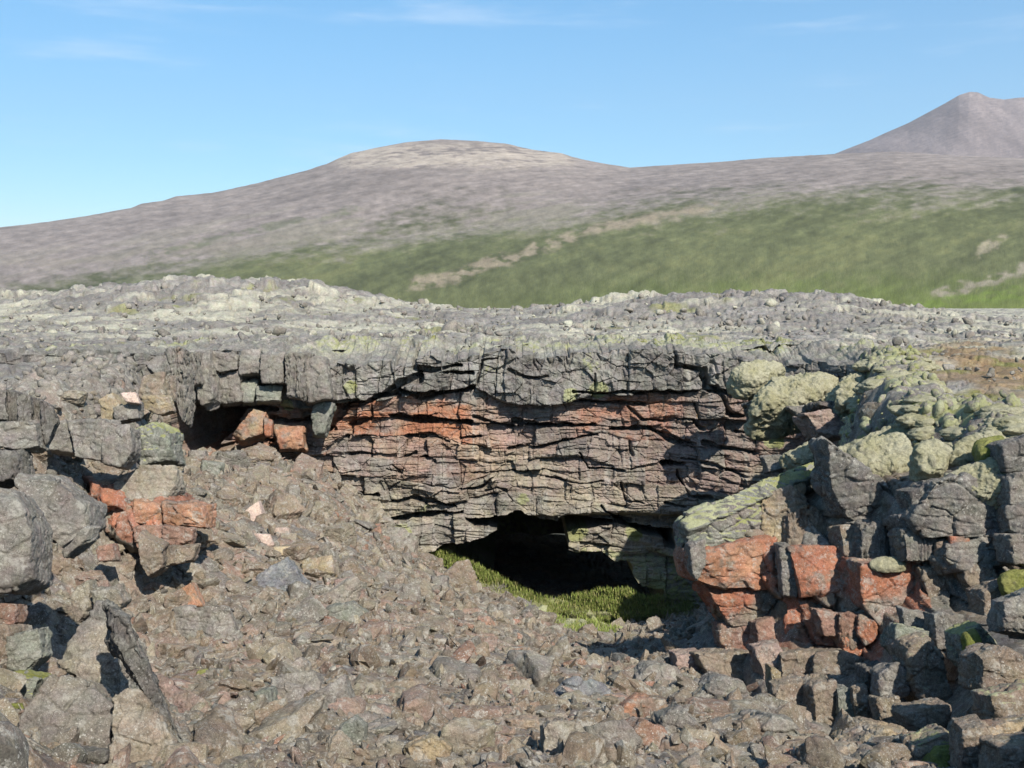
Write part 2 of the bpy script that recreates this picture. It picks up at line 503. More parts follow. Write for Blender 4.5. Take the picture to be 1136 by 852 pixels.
gz = gz + ramp * (.11 * (h1 - .5) - .10 * sstep(.10, 0, e1))
behind = gy > ybase(gx) - .0
gz = np.where((gy > ybase(gx) + .3) & (ramp < .985), np.minimum(gz, fz + .8), gz)
gz = gz + .16 * (1 - ramp) * sstep(-.9, -.2, sd_) - .45 * sstep(-.3, -1.3, sd_)
def ground(x, y):
    i = np.clip(np.searchsorted(GRX, x) - 1, 0, len(GRX) - 2); j = np.clip(np.searchsorted(GRY, y) - 1, 0, len(GRY) - 2)
    u = (x - GRX[i]) / (GRX[i + 1] - GRX[i]); v = (y - GRY[j]) / (GRY[j + 1] - GRY[j])
    return (gz[j, i] * (1 - u) + gz[j, i + 1] * u) * (1 - v) + (gz[j + 1, i] * (1 - u) + gz[j + 1, i + 1] * u) * v
_YS = np.linspace(3.5, 34, 700)
def hit(px, py):
    d = ray(px, py)
    below = d[2] * _YS < ground(d[0] * _YS, _YS)
    k = np.argmax(below)
    return d * (_YS[k] if below.any() else 33.0)

def hits(px, py):
    """many picture points at once"""
    D = (FW[None] + RT[None] * ((px - 568) / F)[:, None] + UP[None] * ((426 - py) / F)[:, None]); D = D / D[:, 1:2]
    out_ = np.full(len(px), 33.0); done = np.zeros(len(px), bool)
    for Y_ in _YS:
        b_ = ~done & (D[:, 2] * Y_ < ground(D[:, 0] * Y_, np.full(len(px), Y_)))
        out_[b_] = Y_; done |= b_
    return D * out_[:, None]

GRASS_POLY = crop(7, [(300, 150), (400, 172), (520, 230), (640, 292), (720, 318), (860, 290), (960, 285), (1010, 310), (1180, 300), (1200, 350), (980, 395), (900, 430), (780, 420), (640, 350), (560, 310), (470, 290), (380, 215)])

def scree_color(h, g, n):
    """albedo of loose lava by two hashes"""
    pal = np.array([(.215, .18, .145), (.19, .175, .155), (.245, .195, .155), (.23, .205, .165), (.18, .165, .15), (.275, .235, .185), (.26, .19, .15), (.20, .185, .15)])
    c = pal[np.clip((h * len(pal)).astype(int), 0, len(pal) - 1)] * np.array((.92, .88, .83))
    return c * (.82 + .36 * g)[..., None]

P = np.stack([gx, gy, gz], -1).reshape(-1, 3)
gpx, gpy = proj(P)
ccol = scree_color(h1.ravel(), _g.ravel(), None)
gm = np.zeros(len(P))
grs = inpoly(gpx, gpy, GRASS_POLY) & (P[:, 1] > 14)
gm = np.where(grs, .85, gm)
gm = np.maximum(gm, (1 - ramp.ravel()) * (P[:, 0] > 0) * (.30 + .42 * sstep(-.35, .3, fbm(P[:, 0] * .8, P[:, 1] * .8, None, 4, 34))))
ccol = ccol * (1 - .8 * (1 - ramp.ravel()))[:, None] + np.array((.20, .185, .16)) * (.8 + .4 * h1.ravel() * .8)[:, None] * (.8 * (1 - ramp.ravel()))[:, None]
me = mesh_from('pit_floor', P, gridfaces(len(GRY), len(GRX)), 4, M_SCREE, ccol, gm)
tag(link('ground', me), kind='structure')

# ------------------------------------------------------------------ plain of mossy lava out to the foot of the hills
NA, NR = 1300, 900
az = np.radians(np.linspace(-38, 38, NA)); rr = 5.0 * (960 / 5.0) ** np.linspace(0, 1, NR)
A, R = np.meshgrid(az, rr)
x = R * np.sin(A); y = R * np.cos(A)
z = plain_z(x, y)
e2, h2, g2 = cells2(x * .55 + .35 * fbm(x * .5, y * .5, None, 2, 50), y * .55, 51)
e3, h3, g3 = cells2(x * 1.9 + .3 * fbm(x * 2, y * 2, None, 2, 52), y * 1.9, 53)
ampl = sstep(14, 40, R)
z = z + (.16 * (h2 - .5) - .22 * sstep(.10, 0, e2)) * (.15 + .85 * ampl) + (.07 * (h3 - .5) - .07 * sstep(.12, 0, e3)) * (.4 + .6 * ampl)
rough = .22 * fbm(x * .35, y * .35, None, 3, 54) + .12 * np.abs(fbm(x * 1.3, y * 1.3, None, 4, 55))
z = z + rough * ampl
mound = sstep(-1.3, 1.2, plain_z(x, y))
z = z + mound * (.45 * (h2 - .5) + .7 * np.abs(fbm(x * .28, y * .28, None, 4, 56)) + .18 * fbm(x * 1.2, y * 1.2, None, 3, 57))
z = z + ampl * .10 * fbm(x * .12, y * .12, None, 4, 58) * np.clip(R / 60, 0, 3)
c_l = np.array((.215, .20, .18)) * (.78 + .4 * h3)[..., None] * (.9 + .25 * fbm(x * .1, y * .1, None, 3, 60))[..., None]
c_p = np.array((.365, .35, .27))
mm = fbm(x * .10, y * .22, None, 5, 61, .62) + .35 * fbm(x * 1.1, y * 1.1, None, 3, 62)
near_dark = sstep(46, 30, y - .12 * x) * sstep(8, -6, x)
mm = sstep(-.22, .42, mm + .08 - .30 * mound - .75 * near_dark + .25 * sstep(60, 110, R) - .35 * sstep(.0, .22, np.exp(-(((x - 15) / 13) ** 2 + ((y - 70) / 15) ** 2)) * (fbm(x * .12, y * .12, None, 3, 63) + .3)))
cc = c_l * (1 - mm[..., None] * .85) + c_p * (.85 + .3 * h2)[..., None] * mm[..., None] * .85
yel = sstep(.52, .75, fbm(x * .33, y * .33, None, 4, 64))
cc = cc * (1 - .7 * yel[..., None]) + np.array((.20, .20, .07)) * .7 * yel[..., None]
br = 1.1 * np.exp(-(((x / np.maximum(y, 1) - .44) / .085) ** 2 + ((y - 28) / 10.5) ** 2) ** 2) * sstep(-.45, .1, fbm(x * .5, y * .5, None, 4, 65))
cc = cc * (1 - .85 * br[..., None]) + np.array((.21, .145, .075)) * .85 * br[..., None]
yg = br * sstep(.15, .45, fbm(x * .7, y * .7, None, 3, 66))
cc = cc * (1 - yg[..., None]) + np.array((.17, .17, .05)) * yg[..., None]
pin = inpoly(x, y, PIT) & (polydist(x, y, PIT) > .25)
keep = ~(pin[:-1, :-1] | pin[1:, 1:] | pin[:-1, 1:] | pin[1:, :-1])
V, q, cv = compact(np.stack([x, y, z], -1).reshape(-1, 3), gridfaces(NR, NA, keep)[:, ::-1], cc.reshape(-1, 3))
tag(link('lava_field', mesh_from('lava_field', V, q, 4, M_PLAIN, cv, np.zeros(len(V)))), kind='structure')
def plain_at(x, y): return plain_z(x, y)

# ------------------------------------------------------------------ hills and the mountain
NA, NR = 1500, 330
azd = np.linspace(-36, 36, NA); az = np.radians(azd)
T = np.linspace(0, 1, NR)
def px_az(px): return np.degrees(np.arctan((np.asarray(px, float) - 568) / F / math.cos(PITCH)))
def elev(px, py):
    P = np.stack([ray(a, b) for a, b in zip(px, py)]); return np.degrees(np.arctan2(P[:, 2], np.hypot(P[:, 0], P[:, 1])))
sk = np.array([(-300, 290), (-120, 272), (0, 253), (60, 246), (100, 240), (150, 231), (162, 226), (185, 223), (200, 218), (240, 214), (290, 203), (340, 190), (365, 182), (392, 170), (420, 164), (450, 158), (490, 154.5), (525, 156), (560, 159), (590, 166), (622, 170), (634, 174), (660, 180), (697, 186), (740, 183), (790, 180), (850, 175), (920, 171), (985, 168), (1040, 172), (1136, 176), (1300, 180), (1500, 185)])
gb = np.array([(-300, 350), (0, 334), (100, 317), (180, 300), (250, 284), (320, 272), (400, 266), (480, 256), (560, 248), (640, 240), (720, 230), (800, 222), (900, 216), (1000, 214), (1136, 211), (1500, 208)])
es = np.interp(azd, px_az(sk[:, 0]), elev(sk[:, 0], sk[:, 1]))
eg = np.interp(azd, px_az(gb[:, 0]), elev(gb[:, 0], gb[:, 1]))
e0 = np.full(NA, -.20)
r0, rg, rs = 880., 1650., 2900.
E = np.zeros((NR, NA)); RRr = np.zeros((NR, NA))
tg = .5
for j, t in enumerate(T):
    if t < tg:
        u = t / tg; RRr[j] = r0 * (rg / r0) ** u; E[j] = e0 + (eg - e0) * (u ** .8)
    else:
        u = (t - tg) / (1 - tg); RRr[j] = rg * (rs / rg) ** u; E[j] = eg + (es - eg) * (1 - (1 - u) ** 1.25)
A2 = np.broadcast_to(az, E.shape)
x = RRr * np.sin(A2); y = RRr * np.cos(A2)
z = RRr * np.tan(np.radians(E))
env = np.sin(np.pi * np.clip(T, 0, 1)) ** .6
gul = fbm((x * .8 + y * .35) / 160, (y - x * .3) / 620, None, 4, 81)
z = z + env[:, None] * (RRr * .0034 * gul + RRr * .0011 * fbm(x / 60, y / 140, None, 3, 82)) + RRr * .0003 * fbm(x / 25, y / 60, None, 2, 83)
px_h, py_h = proj(np.stack([x, y, z], -1).reshape(-1, 3)); px_h = px_h.reshape(x.shape); py_h = py_h.reshape(x.shape)
tx = A2 * 1650.0
strk = fbm((z - .30 * tx) / 46, (tx + .3 * z) / 300, None, 5, 84, .6)
fine = fbm(tx / 20, z / 9, None, 4, 85, .6)
frac = (T[:, None] - tg)
gmix = sstep(.16, -.10, frac + .13 * strk + .10 * fine + .03)
gcol = np.array((.098, .106, .046)) * (1 + .35 * strk + .22 * fine)[..., None]
gb2 = sstep(.1, .6, strk + .6 * fine)
gcol = gcol * (1 - .5 * gb2[..., None]) + np.array((.125, .125, .05)) * .5 * gb2[..., None]
low = sstep(.16, .0, T[:, None] + .05 * fine) * sstep(450, 900, px_h)
gcol = gcol * (1 - .6 * low[..., None]) + np.array((.105, .135, .03)) * .6 * low[..., None]
hcol = np.array((.205, .175, .155)) * (1 + .20 * strk + .20 * fine)[..., None]
ol = sstep(.15, .5, strk) * sstep(.42, .0, frac)
hcol = hcol * (1 - .45 * ol[..., None]) + np.array((.13, .13, .075)) * .45 * ol[..., None]
cc = gcol * gmix[..., None] + hcol * (1 - gmix[..., None])
def streak(pts, wid, col, amt, sd):
    global cc
    d = polydist(px_h, py_h, pts, False) + 7 * fbm(px_h / 26, py_h / 11, None, 3, sd)
    m = sstep(wid, wid * .25, d) * amt * sstep(-.5, .2, fbm(px_h / 14, py_h / 7, None, 3, sd + 3))
    cc = cc * (1 - m[..., None]) + np.array(col) * m[..., None]
streak([(455, 318), (520, 300), (575, 284), (640, 258), (720, 242), (790, 228)], 9, (.25, .205, .145), .8, 90)
streak([(1040, 328), (1085, 316), (1136, 297), (1180, 285)], 8, (.23, .20, .15), .85, 91)
streak([(1085, 282), (1112, 265)], 8, (.25, .215, .15), .8, 92)
streak([(1020, 335), (1080, 330), (1180, 322)], 9, (.11, .15, .03), .8, 93)
streak([(0, 292), (120, 286), (260, 270), (330, 262)], 6, (.21, .18, .145), .6, 94)
streak([(160, 285), (300, 250), (420, 228)], 5, (.105, .115, .06), .6, 95)
pal = sstep(.0, 1, sstep(360, 385, px_h) * sstep(660, 610, px_h) * sstep(191, 183, py_h + .02 * np.abs(px_h - 480) + 6 * fine)) * sstep(-.5, .3, strk + .8 * fine + .2)
pal = pal * sstep(155, 164, py_h - .0004 * (px_h - 490) ** 2 * 1.0)
cc = cc * (1 - .75 * pal[..., None]) + np.array((.36, .31, .25)) * .75 * pal[..., None]
# close the hill behind its skyline
xb = rs * 1.6 * np.sin(az); yb = rs * 1.6 * np.cos(az)
V = np.concatenate([np.stack([x, y, z], -1).reshape(-1, 3), np.stack([xb, yb, np.zeros(NA) - 2], -1)])
cv = np.concatenate([cc.reshape(-1, 3), cc[-1]])
def slope_coord(me, a_, z_, r_):
    at_ = me.attributes.new('slope', 'FLOAT_VECTOR', 'POINT')
    at_.data.foreach_set('vector', np.stack([a_ * r_, z_, 0 * z_], 1).astype(np.float32).ravel())
    return me
tag(link('hills', slope_coord(mesh_from('hills', V, gridfaces(NR + 1, NA)[:, ::-1], 4, M_HILL, cv), np.tile(az, NR + 1), V[:, 2], 1650.0)), kind='structure')

mk_ = np.array([(820, 214), (870, 200), (918, 172), (935, 165), (958, 156), (975, 148), (1000, 137), (1020, 126), (1040, 115), (1055, 106), (1066, 102.5), (1075, 103), (1088, 109), (1104, 111), (1120, 109), (1140, 108), (1200, 122), (1320, 150), (1500, 185)])
NA, NR = 620, 150
azd = np.linspace(px_az(820), 37, NA); az = np.radians(azd)
es = np.interp(azd, px_az(mk_[:, 0]), elev(mk_[:, 0], mk_[:, 1]))
T = np.linspace(0, 1, NR)
RRr = np.broadcast_to((5200 + 1500 * T)[:, None], (NR, NA))
_k = np.hanning(121); ess = np.convolve(np.pad(es, 60, mode='edge'), _k / _k.sum(), 'valid')
es = es[None] * T[:, None] ** 2 + ess[None] * (1 - T[:, None] ** 2)
E = 1.5 + (es - 1.5) * (1 - (1 - T[:, None]) ** 1.4)
x = RRr * np.sin(az); y = RRr * np.cos(az); z = RRr * np.tan(np.radians(E))
env = np.sin(np.pi * T) ** .6
z = z + env[:, None] * RRr * (.0018 * fbm((x + .2 * y) / 300, y / 1500, None, 4, 101) + .0012 * fbm(x / 120, y / 300, None, 3, 102))
strk = fbm((x + .3 * y) / 170, y / 1500, None, 5, 103, .6); fine = fbm(x / 60, y / 160, None, 4, 104)
cc = np.array((.19, .158, .148)) * (1 + .22 * strk + .16 * fine)[..., None]
px_h, py_h = proj(np.stack([x, y, z], -1).reshape(-1, 3)); px_h = px_h.reshape(x.shape); py_h = py_h.reshape(x.shape)
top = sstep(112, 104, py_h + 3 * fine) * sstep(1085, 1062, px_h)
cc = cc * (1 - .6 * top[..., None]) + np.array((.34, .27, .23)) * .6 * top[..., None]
pt = sstep(.35, .6, strk + .5 * fine) * sstep(170, 195, py_h)
cc = cc * (1 - .5 * pt[..., None]) + np.array((.30, .28, .26)) * .5 * pt[..., None]
V = np.concatenate([np.stack([x, y, z], -1).reshape(-1, 3), np.stack([1.5 * x[-1], 1.5 * y[-1], 0 * az - 2], -1)])
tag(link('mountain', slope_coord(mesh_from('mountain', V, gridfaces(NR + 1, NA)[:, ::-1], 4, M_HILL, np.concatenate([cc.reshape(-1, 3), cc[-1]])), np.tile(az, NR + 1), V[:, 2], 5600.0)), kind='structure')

#@@CLIFF
# ------------------------------------------------------------------ the layered wall at the far end, with the cave mouth in its foot
NXC, NZ, NTOP = 1560, 640, 44
cx = np.linspace(-12.3, 10.2, NXC)
yb = ybase(cx)
rim_px = [(150, 386), (180, 388), (205, 386), (260, 389), (300, 391), (340, 396), (372, 406), (400, 409), (430, 403), (470, 399), (505, 396), (540, 392), (600, 390), (660, 392), (720, 391), (780, 389), (830, 396), (860, 400), (900, 402), (980, 404)]
rw = np.array([px_to_wall(*p) for p in rim_px])
zr = np.interp(cx, rw[:, 0], rw[:, 1]) + .26 * (rnd1(np.floor(cx * 1.15 + .6 * fbm(cx * .6, cx * 0, None, 2, 110)) + 700, 12) - .55) + .12 * (rnd1(np.floor(cx * 3.1) + 900, 13) - .5) + .08 * fbm(cx * 1.4, cx * 0, None, 4, 111)
ZB = -9.6
t = np.linspace(0, 1, NZ)
XX = np.broadcast_to(cx, (NZ, NXC)); ZZ = zr + t[:, None] * (ZB - zr)
xw = XX + .16 * fbm(XX * .8, ZZ * .8, None, 4, 112)
zw = ZZ + .10 * fbm(XX * .7, ZZ * 1.0, None, 4, 113)
def linez(c, pts):
    w_ = np.array([px_to_wall(*p) for p in crop(c, pts)]); return np.interp(cx, w_[:, 0], w_[:, 1])
BND = [linez(0, [(190, 448), (250, 455), (290, 448), (352, 452), (416, 441), (475, 436), (530, 430), (560, 446), (625, 447), (660, 436), (760, 435), (840, 432), (900, 452)]),
       linez(0, [(190, 470), (290, 466), (352, 470), (413, 463), (466, 466), (525, 468), (571, 471), (640, 474), (720, 475), (800, 462), (900, 475)]),
       linez(0, [(190, 492), (300, 492), (360, 497), (385, 484), (455, 483), (497, 488), (560, 498), (620, 492), (666, 482), (760, 494), (850, 505)]),
       linez(0, [(200, 505), (388, 505), (448, 509), (500, 508), (560, 512), (640, 506), (700, 521), (760, 516), (850, 525)]),
       linez(0, [(300, 522), (420, 528), (500, 541), (550, 524), (605, 522), (650, 535), (700, 537), (780, 545), (850, 550)]),
       linez(0, [(300, 540), (388, 548), (437, 556), (504, 558), (560, 545), (640, 555), (690, 562), (760, 566), (850, 570)]),
       linez(0, [(300, 578), (427, 575), (480, 569), (540, 571), (585, 570), (628, 571), (698, 579), (747, 586), (800, 600)]),
       linez(0, [(300, 612), (470, 605), (560, 604), (640, 604), (700, 612), (760, 625), (830, 640)])]
lay = np.zeros((NZ, NXC), int); top_of = np.broadcast_to(zr + .1, (NZ, NXC)).copy(); bot_of = np.full((NZ, NXC), ZB)
for k, b_ in enumerate(BND):
    bb = b_ + .05 * fbm(cx * 1.7, cx * 0 + k, None, 3, 120 + k)
    m = zw < bb
    lay = np.where(m, k + 1, lay); top_of = np.where(m, bb, top_of)
for k in range(len(BND) - 1, -1, -1):
    bb = BND[k]
    bot_of = np.where(lay == k, np.broadcast_to(bb, lay.shape), bot_of)
base = np.array([.40, .02, -.10, -.02, .03, .06, .16, .05, .0])
off = base[lay].astype(float)
wid = np.array([1.7, .95, 1.1, .8, .9, 1.0, 1.2, 1.0, .9])
groove = np.zeros_like(off); hue_a = np.zeros_like(off); hue_b = np.zeros_like(off)
for k in range(9):
    m = lay == k
    u = (xw / wid[k] + 13.7 * k)
    i = np.floor(u); jit = .38 * (rnd1(i + 500 * k, 1) - .5); jit2 = .38 * (rnd1(i + 1 + 500 * k, 1) - .5)
    a = u - i
    i = np.where(a < jit, i - 1, np.where(a > 1 + jit2, i + 1, i))
    da = np.minimum(np.abs(a - jit), np.abs(1 + jit2 - a)) * wid[k]
    rb = rnd1(i + 500 * k, 2); rc = rnd1(i + 500 * k, 3); rd = rnd1(i + 500 * k, 4)
    # half of the blocks are split once more along their height
    vv = np.clip((zw - bot_of) / (top_of - bot_of + 1e-6), 0, 1)
    cut = .3 + .4 * rc
    half = (vv > cut) & (rd > .35)
    dv = np.where(rd > .35, np.abs(vv - cut), 1) * (top_of - bot_of)
    o = .34 * (rb - .5) + np.where(half, .22 * (rc - .5), 0) + (u - i - .5) * .22 * (rc - .5) + (vv - .5) * .25 * (rd - .6)
    gmask = sstep(-.25, .25, fbm(XX * .9, ZZ * .9, None, 3, 130 + k))
    g = .08 * sstep(.045, .0, da) * gmask + .07 * sstep(.03, 0, dv) * sstep(-.2, .2, fbm(XX * .8 + 9, ZZ * .8, None, 2, 140 + k))
    dz_ = np.minimum(np.abs(zw - top_of), np.abs(zw - bot_of))
    g = g + .10 * sstep(.06, 0, dz_) * sstep(-.3, .2, fbm(XX * .6, ZZ * .6 + 5, None, 2, 150 + k))
    off = off + np.where(m, o, 0); groove = np.where(m, g, groove)
    hue_a = np.where(m, np.where(half, rc, rb), hue_a); hue_b = np.where(m, rd, hue_b)
# small fracture pattern
e4, h4, g4 = cells2(xw * 2.6, zw * 4.2, 160)
off += .06 * (h4 - .5) - .02 * sstep(.10, 0, e4)
off -= groove
off += .13 * fbm(XX * .55, ZZ * .9, None, 3, 161) + .05 * fbm(XX * 2.3, ZZ * 3.6, None, 4, 162) + .015 * fbm(XX * 11, ZZ * 14, None, 3, 163)
e5, h5, g5 = cells2(xw * 1.35, zw * 2.3, 167)
off += (lay >= 1) * (.16 * (h5 - .5) - .05 * sstep(.07, 0, e5) * (g5 > .4))
# thin beds
bq = zw * 6.2 + .9 * fbm(XX * .35, ZZ * .3, None, 3, 164)
bi = np.floor(bq); bf = bq - bi
bx = np.floor(xw * .8 + 3.1 * rnd1(bi + 300, 8))
bh = rnd1(bi * 37 + bx + 4000, 9)
off += (lay >= 1) * (.09 * (bh - .5) - .04 * sstep(.16, 0, np.minimum(bf, 1 - bf)) * (bh > .45))
off += (lay == 0) * (.16 * np.abs(fbm(XX * 1.6, ZZ * 1.1, None, 4, 165)) - .12 * sstep(.08, 0, np.abs(fbm(XX * 1.15, ZZ * .35, None, 3, 166))))
off += (lay == 0) * (.22 * (h5 - .5) - .07 * sstep(.08, 0, e5) * (g5 > .35))
# general lean: cap overhangs on the left, foot comes forward on the right
off += .25 * sstep(-2.0, -5.0, XX) * sstep(-3.4, -2.8, ZZ)

def slot(c, pts, hpx, depth):
    w_ = [px_to_wall(*p) for p in crop(c, pts)]
    hh = hpx * (1 if c == 0 else 400 / 1136) * 32 / F
    xs = [p[0] for p in w_]; zs = [p[1] for p in w_]
    i0, i1 = np.searchsorted(cx, [min(xs) - 1, max(xs) + 1])
    sub = (slice(None), slice(i0, i1))
    X_, Z_ = XX[sub], ZZ[sub]
    wob = .05 * fbm(X_ * 2.4, Z_ * 2.4, None, 4, 171)
    d = polydist(X_ + .06 * fbm(X_ * 3, Z_ * 3, None, 2, 172), Z_ + wob, w_, False)
    L = hh * (.95 + .95 * fbm(X_ * 1.7, Z_ * 0, None, 4, 173))
    off[sub] = off[sub] - depth * sstep(L + .03, L - .03, d)

SLOTS = [([(150, 235), (190, 215), (240, 180), (300, 165)], 12, .8), ([(290, 135), (340, 140), (430, 125)], 8, .6), ([(380, 148), (470, 150)], 7, .6),
 ([(165, 225), (230, 215)], 14, .9), ([(240, 205), (310, 225), (400, 210), (470, 195)], 8, .8), ([(480, 190), (500, 110), (540, 105)], 4, .3),
 ([(50, 260), (150, 240)], 9, .6), ([(0, 340), (60, 265)], 8, .5), ([(150, 295), (150, 250)], 5, .3), ([(210, 285), (300, 300), (460, 308)], 9, .7), ([(80, 315), (145, 300)], 6, .4),
 ([(470, 290), (540, 310), (590, 320)], 6, .4), ([(600, 305), (690, 315), (790, 320), (850, 315)], 8, .6), ([(780, 205), (850, 215), (960, 210), (1060, 212), (1136, 210)], 6, .45),
 ([(790, 243), (940, 245), (1010, 252)], 7, .5), ([(260, 355), (340, 350), (390, 368)], 6, .4), ([(430, 358), (490, 352)], 4, .3), ([(585, 395), (690, 385), (740, 368), (860, 347)], 5, .4),
 ([(900, 330), (1030, 325), (1080, 360), (1136, 375)], 7, .5), ([(0, 395), (70, 355)], 6, .4), ([(70, 408), (160, 410)], 5, .3), ([(200, 455), (240, 465), (215, 440)], 3, .2), ([(250, 420), (285, 405)], 5, .3),
 ([(315, 425), (345, 430)], 6, .3), ([(800, 405), (830, 450), (940, 460)], 4, .3), ([(1065, 435), (1136, 440)], 9, .6), ([(420, 515), (490, 515), (545, 470)], 4, .25), ([(510, 525), (545, 512), (570, 525)], 4, .25),
 ([(80, 535), (170, 535)], 7, .4), ([(210, 558), (290, 545), (410, 570)], 6, .4), ([(700, 480), (800, 500), (880, 495)], 3, .25), ([(930, 500), (950, 550), (1000, 560)], 3, .25), ([(870, 570), (930, 620), (970, 625)], 6, .35),
 ([(190, 612), (280, 602), (350, 597), (430, 590)], 8, .6), ([(850, 150), (850, 210)], 3, .25), ([(1090, 80), (1100, 130), (1136, 130)], 5, .3), ([(580, 140), (640, 165), (700, 160)], 3, .25), ([(960, 260), (1000, 300), (1100, 300)], 4, .3),
 ([(1110, 460), (1130, 500)], 5, .3), ([(1070, 560), (1130, 570)], 4, .3), ([(640, 465), (560, 465), (470, 470)], 2.5, .2), ([(960, 370), (970, 410)], 4, .25)]
for pts, hp, dp in SLOTS: slot(4, pts, hp, dp)
for pts, hp, dp in [([(60, 130), (115, 140), (125, 195), (190, 210), (260, 205)], 8, .5), ([(0, 210), (60, 212), (120, 205)], 4, .3), ([(160, 190), (215, 285), (280, 290)], 6, .35), ([(270, 215), (290, 275), (350, 290)], 10, .6),
 ([(355, 320), (420, 310), (490, 345), (530, 350)], 20, 1.0), ([(0, 340), (100, 380)], 5, .35), ([(130, 375), (200, 395), (300, 405)], 6, .35), ([(0, 440), (50, 440)], 6, .4), ([(45, 470), (60, 500), (80, 540), (150, 545)], 5, .35),
 ([(0, 290), (90, 300), (130, 330)], 4, .3), ([(60, 420), (160, 440), (260, 480)], 4, .3), ([(100, 250), (120, 330)], 3, .25), ([(200, 280), (340, 300)], 4, .3), ([(240, 340), (350, 345)], 4, .3)]: slot(5, pts, hp, dp)
for pts, hp, dp in [([(790, 255), (870, 262)], 11, .8), ([(860, 297), (930, 303), (980, 300)], 8, .6), ([(880, 392), (950, 394)], 5, .4), ([(690, 390), (760, 370), (860, 365)], 5, .4), ([(980, 345), (1050, 330)], 5, .3),
 ([(815, 130), (815, 185)], 4, .4), ([(892, 110), (890, 240)], 4, .4), ([(812, 185), (890, 187)], 4, .4), ([(755, 158), (810, 156)], 12, .6), ([(690, 150), (740, 110)], 9, .4), ([(1040, 245), (1136, 240)], 8, .6)]: slot(3, pts, hp, dp)

CAVE = [px_to_wall(*p) for p in crop(7, [(436, 62), (520, 66), (560, 48), (620, 42), (680, 62), (740, 78), (775, 54), (860, 74), (930, 80), (1020, 92), (1100, 104), (1116, 172), (1085, 172), (1078, 138), (1010, 122), (960, 97), (830, 102), (762, 120), (768, 170), (800, 186), (880, 190), (920, 212), (970, 222), (976, 262), (1010, 300), (1080, 306), (1080, 420), (700, 520), (420, 330), (318, 168), (380, 150), (436, 148), (505, 118), (540, 100), (470, 92)])]
RECESS = [px_to_wall(*p) for p in crop(3, [(535, 215), (590, 205), (640, 235), (700, 250), (790, 258), (745, 335), (700, 360), (690, 390), (665, 425), (620, 395), (585, 420), (545, 400)])]
xx_ = XX + .10 * fbm(XX * 1.6, ZZ * 1.6, None, 4, 181); zz_ = ZZ + .10 * fbm(XX * 1.6, ZZ * 1.6, None, 4, 182)
cave = inpoly(xx_, zz_, CAVE)
off = np.where(cave, -13 - .8 * fbm(XX, ZZ, None, 2, 183), off)
rec = inpoly(xx_, zz_, RECESS)
off = np.where(rec, off - 3.2, off)
# the pier right of the cave stands back under the lip
pier = sstep(-6.15, -6.4, ZZ) * sstep(1.2, 2.0, XX)
off = np.where(cave, off, off - .55 * pier)

yy = yb - off
# skin over the rim and back onto the plain
tb = np.linspace(1, 0, NTOP)[:, None]
Yt = yy[0] + tb * 4.2
XT = np.broadcast_to(cx, Yt.shape)
_te, _th, _ = cells2(XT * 1.5 + .3 * fbm(XT, Yt, None, 2, 193), Yt * 1.5, 194)
Zt = zr + (plain_z(XT, Yt) + .10 + .22 * _th * sstep(0, .15, _te) - zr) * sstep(.0, .75, tb) + .24 * np.abs(fbm(XT * 1.5, Yt * 1.5, None, 4, 191)) * sstep(0, .1, tb) * sstep(1, .8, tb) - 1.6 * sstep(.72, 1, tb)
V = np.concatenate([np.stack([XT, Yt, Zt], -1), np.stack([XX + .02 * fbm(XX * 6, ZZ * 6, None, 2, 192), yy, ZZ], -1)])
NRW = NTOP + NZ
# tints of the rock itself, bed by bed
grey = np.array((0.191, 0.181, 0.162)); red = np.array((.33, .145, .080)); rust = np.array((.30, .195, .135)); pink = np.array((.232, .168, .142)); ochre = np.array((0.306, 0.268, 0.191)); tan_ = np.array((0.252, 0.218, 0.168)); dgrey = np.array((.135, .125, .112))
ppx = 568 + F * XX / 32.0
n1 = fbm(XX * .5, ZZ * .9, None, 4, 201); n2 = fbm(XX * 1.6, ZZ * 2.2, None, 4, 202)
C = np.zeros(XX.shape + (3,))
def mixc(C, c, m): return C * (1 - m[..., None]) + c * m[..., None]
C[:] = grey
C = mixc(C, dgrey, ((lay == 0) * sstep(.5, .9, hue_a)).astype(float) * .6)
redx = sstep(245, 275, ppx) * sstep(535, 505, ppx)
redx2 = sstep(625, 660, ppx) * sstep(770, 740, ppx)
body = ((lay >= 1) & (lay <= 2)).astype(float)
C = mixc(C, pink, ((lay >= 1) & (lay <= 5)).astype(float) * (.55 + .45 * hue_b))
C = mixc(C, grey * .95, ((lay >= 1) & (lay <= 5)).astype(float) * sstep(.55, .9, hue_a) * .75)
C = mixc(C, rust, ((lay >= 1) & (lay <= 4)) * sstep(-.5, .3, n1) * .75 * sstep(620, 500, ppx))
C = mixc(C, red, body * np.clip(redx + .55 * redx2 + .1, 0, 1) * sstep(-.20, .35, n1 * .7 + n2 * .5 + .5 * (hue_a - .4)))
C = mixc(C, red, ((lay == 3) * sstep(380, 350, ppx) * sstep(-.1, .4, n2)).astype(float) * .7)
C = mixc(C, tan_, (lay >= 5).astype(float) * (.3 + .5 * hue_b))
C = mixc(C, ochre, (lay >= 6).astype(float) * sstep(-.25, .4, n1 + n2 * .5) * .8)
C = mixc(C, ochre * .95, ((lay >= 3) & (lay < 6)).astype(float) * sstep(.25, .7, n1 + .3 * hue_a) * .5)
C = mixc(C, np.array((.36, .21, .06)), (np.exp(-(((ppx - 783) / 9) ** 2 + ((ZZ + 3.3) / .35) ** 2)) > .4).astype(float) * sstep(-.2, .3, n2) * .9)
C *= (.78 + .14 * h5 + .18 * h4 + .10 * (hue_b - .5) + .16 * bh)[..., None]
str_ = sstep(.30, .6, fbm(XX * 5, ZZ * .6, None, 3, 203)); C = mixc(C, np.array((.36, .35, .31)), str_ * .35)
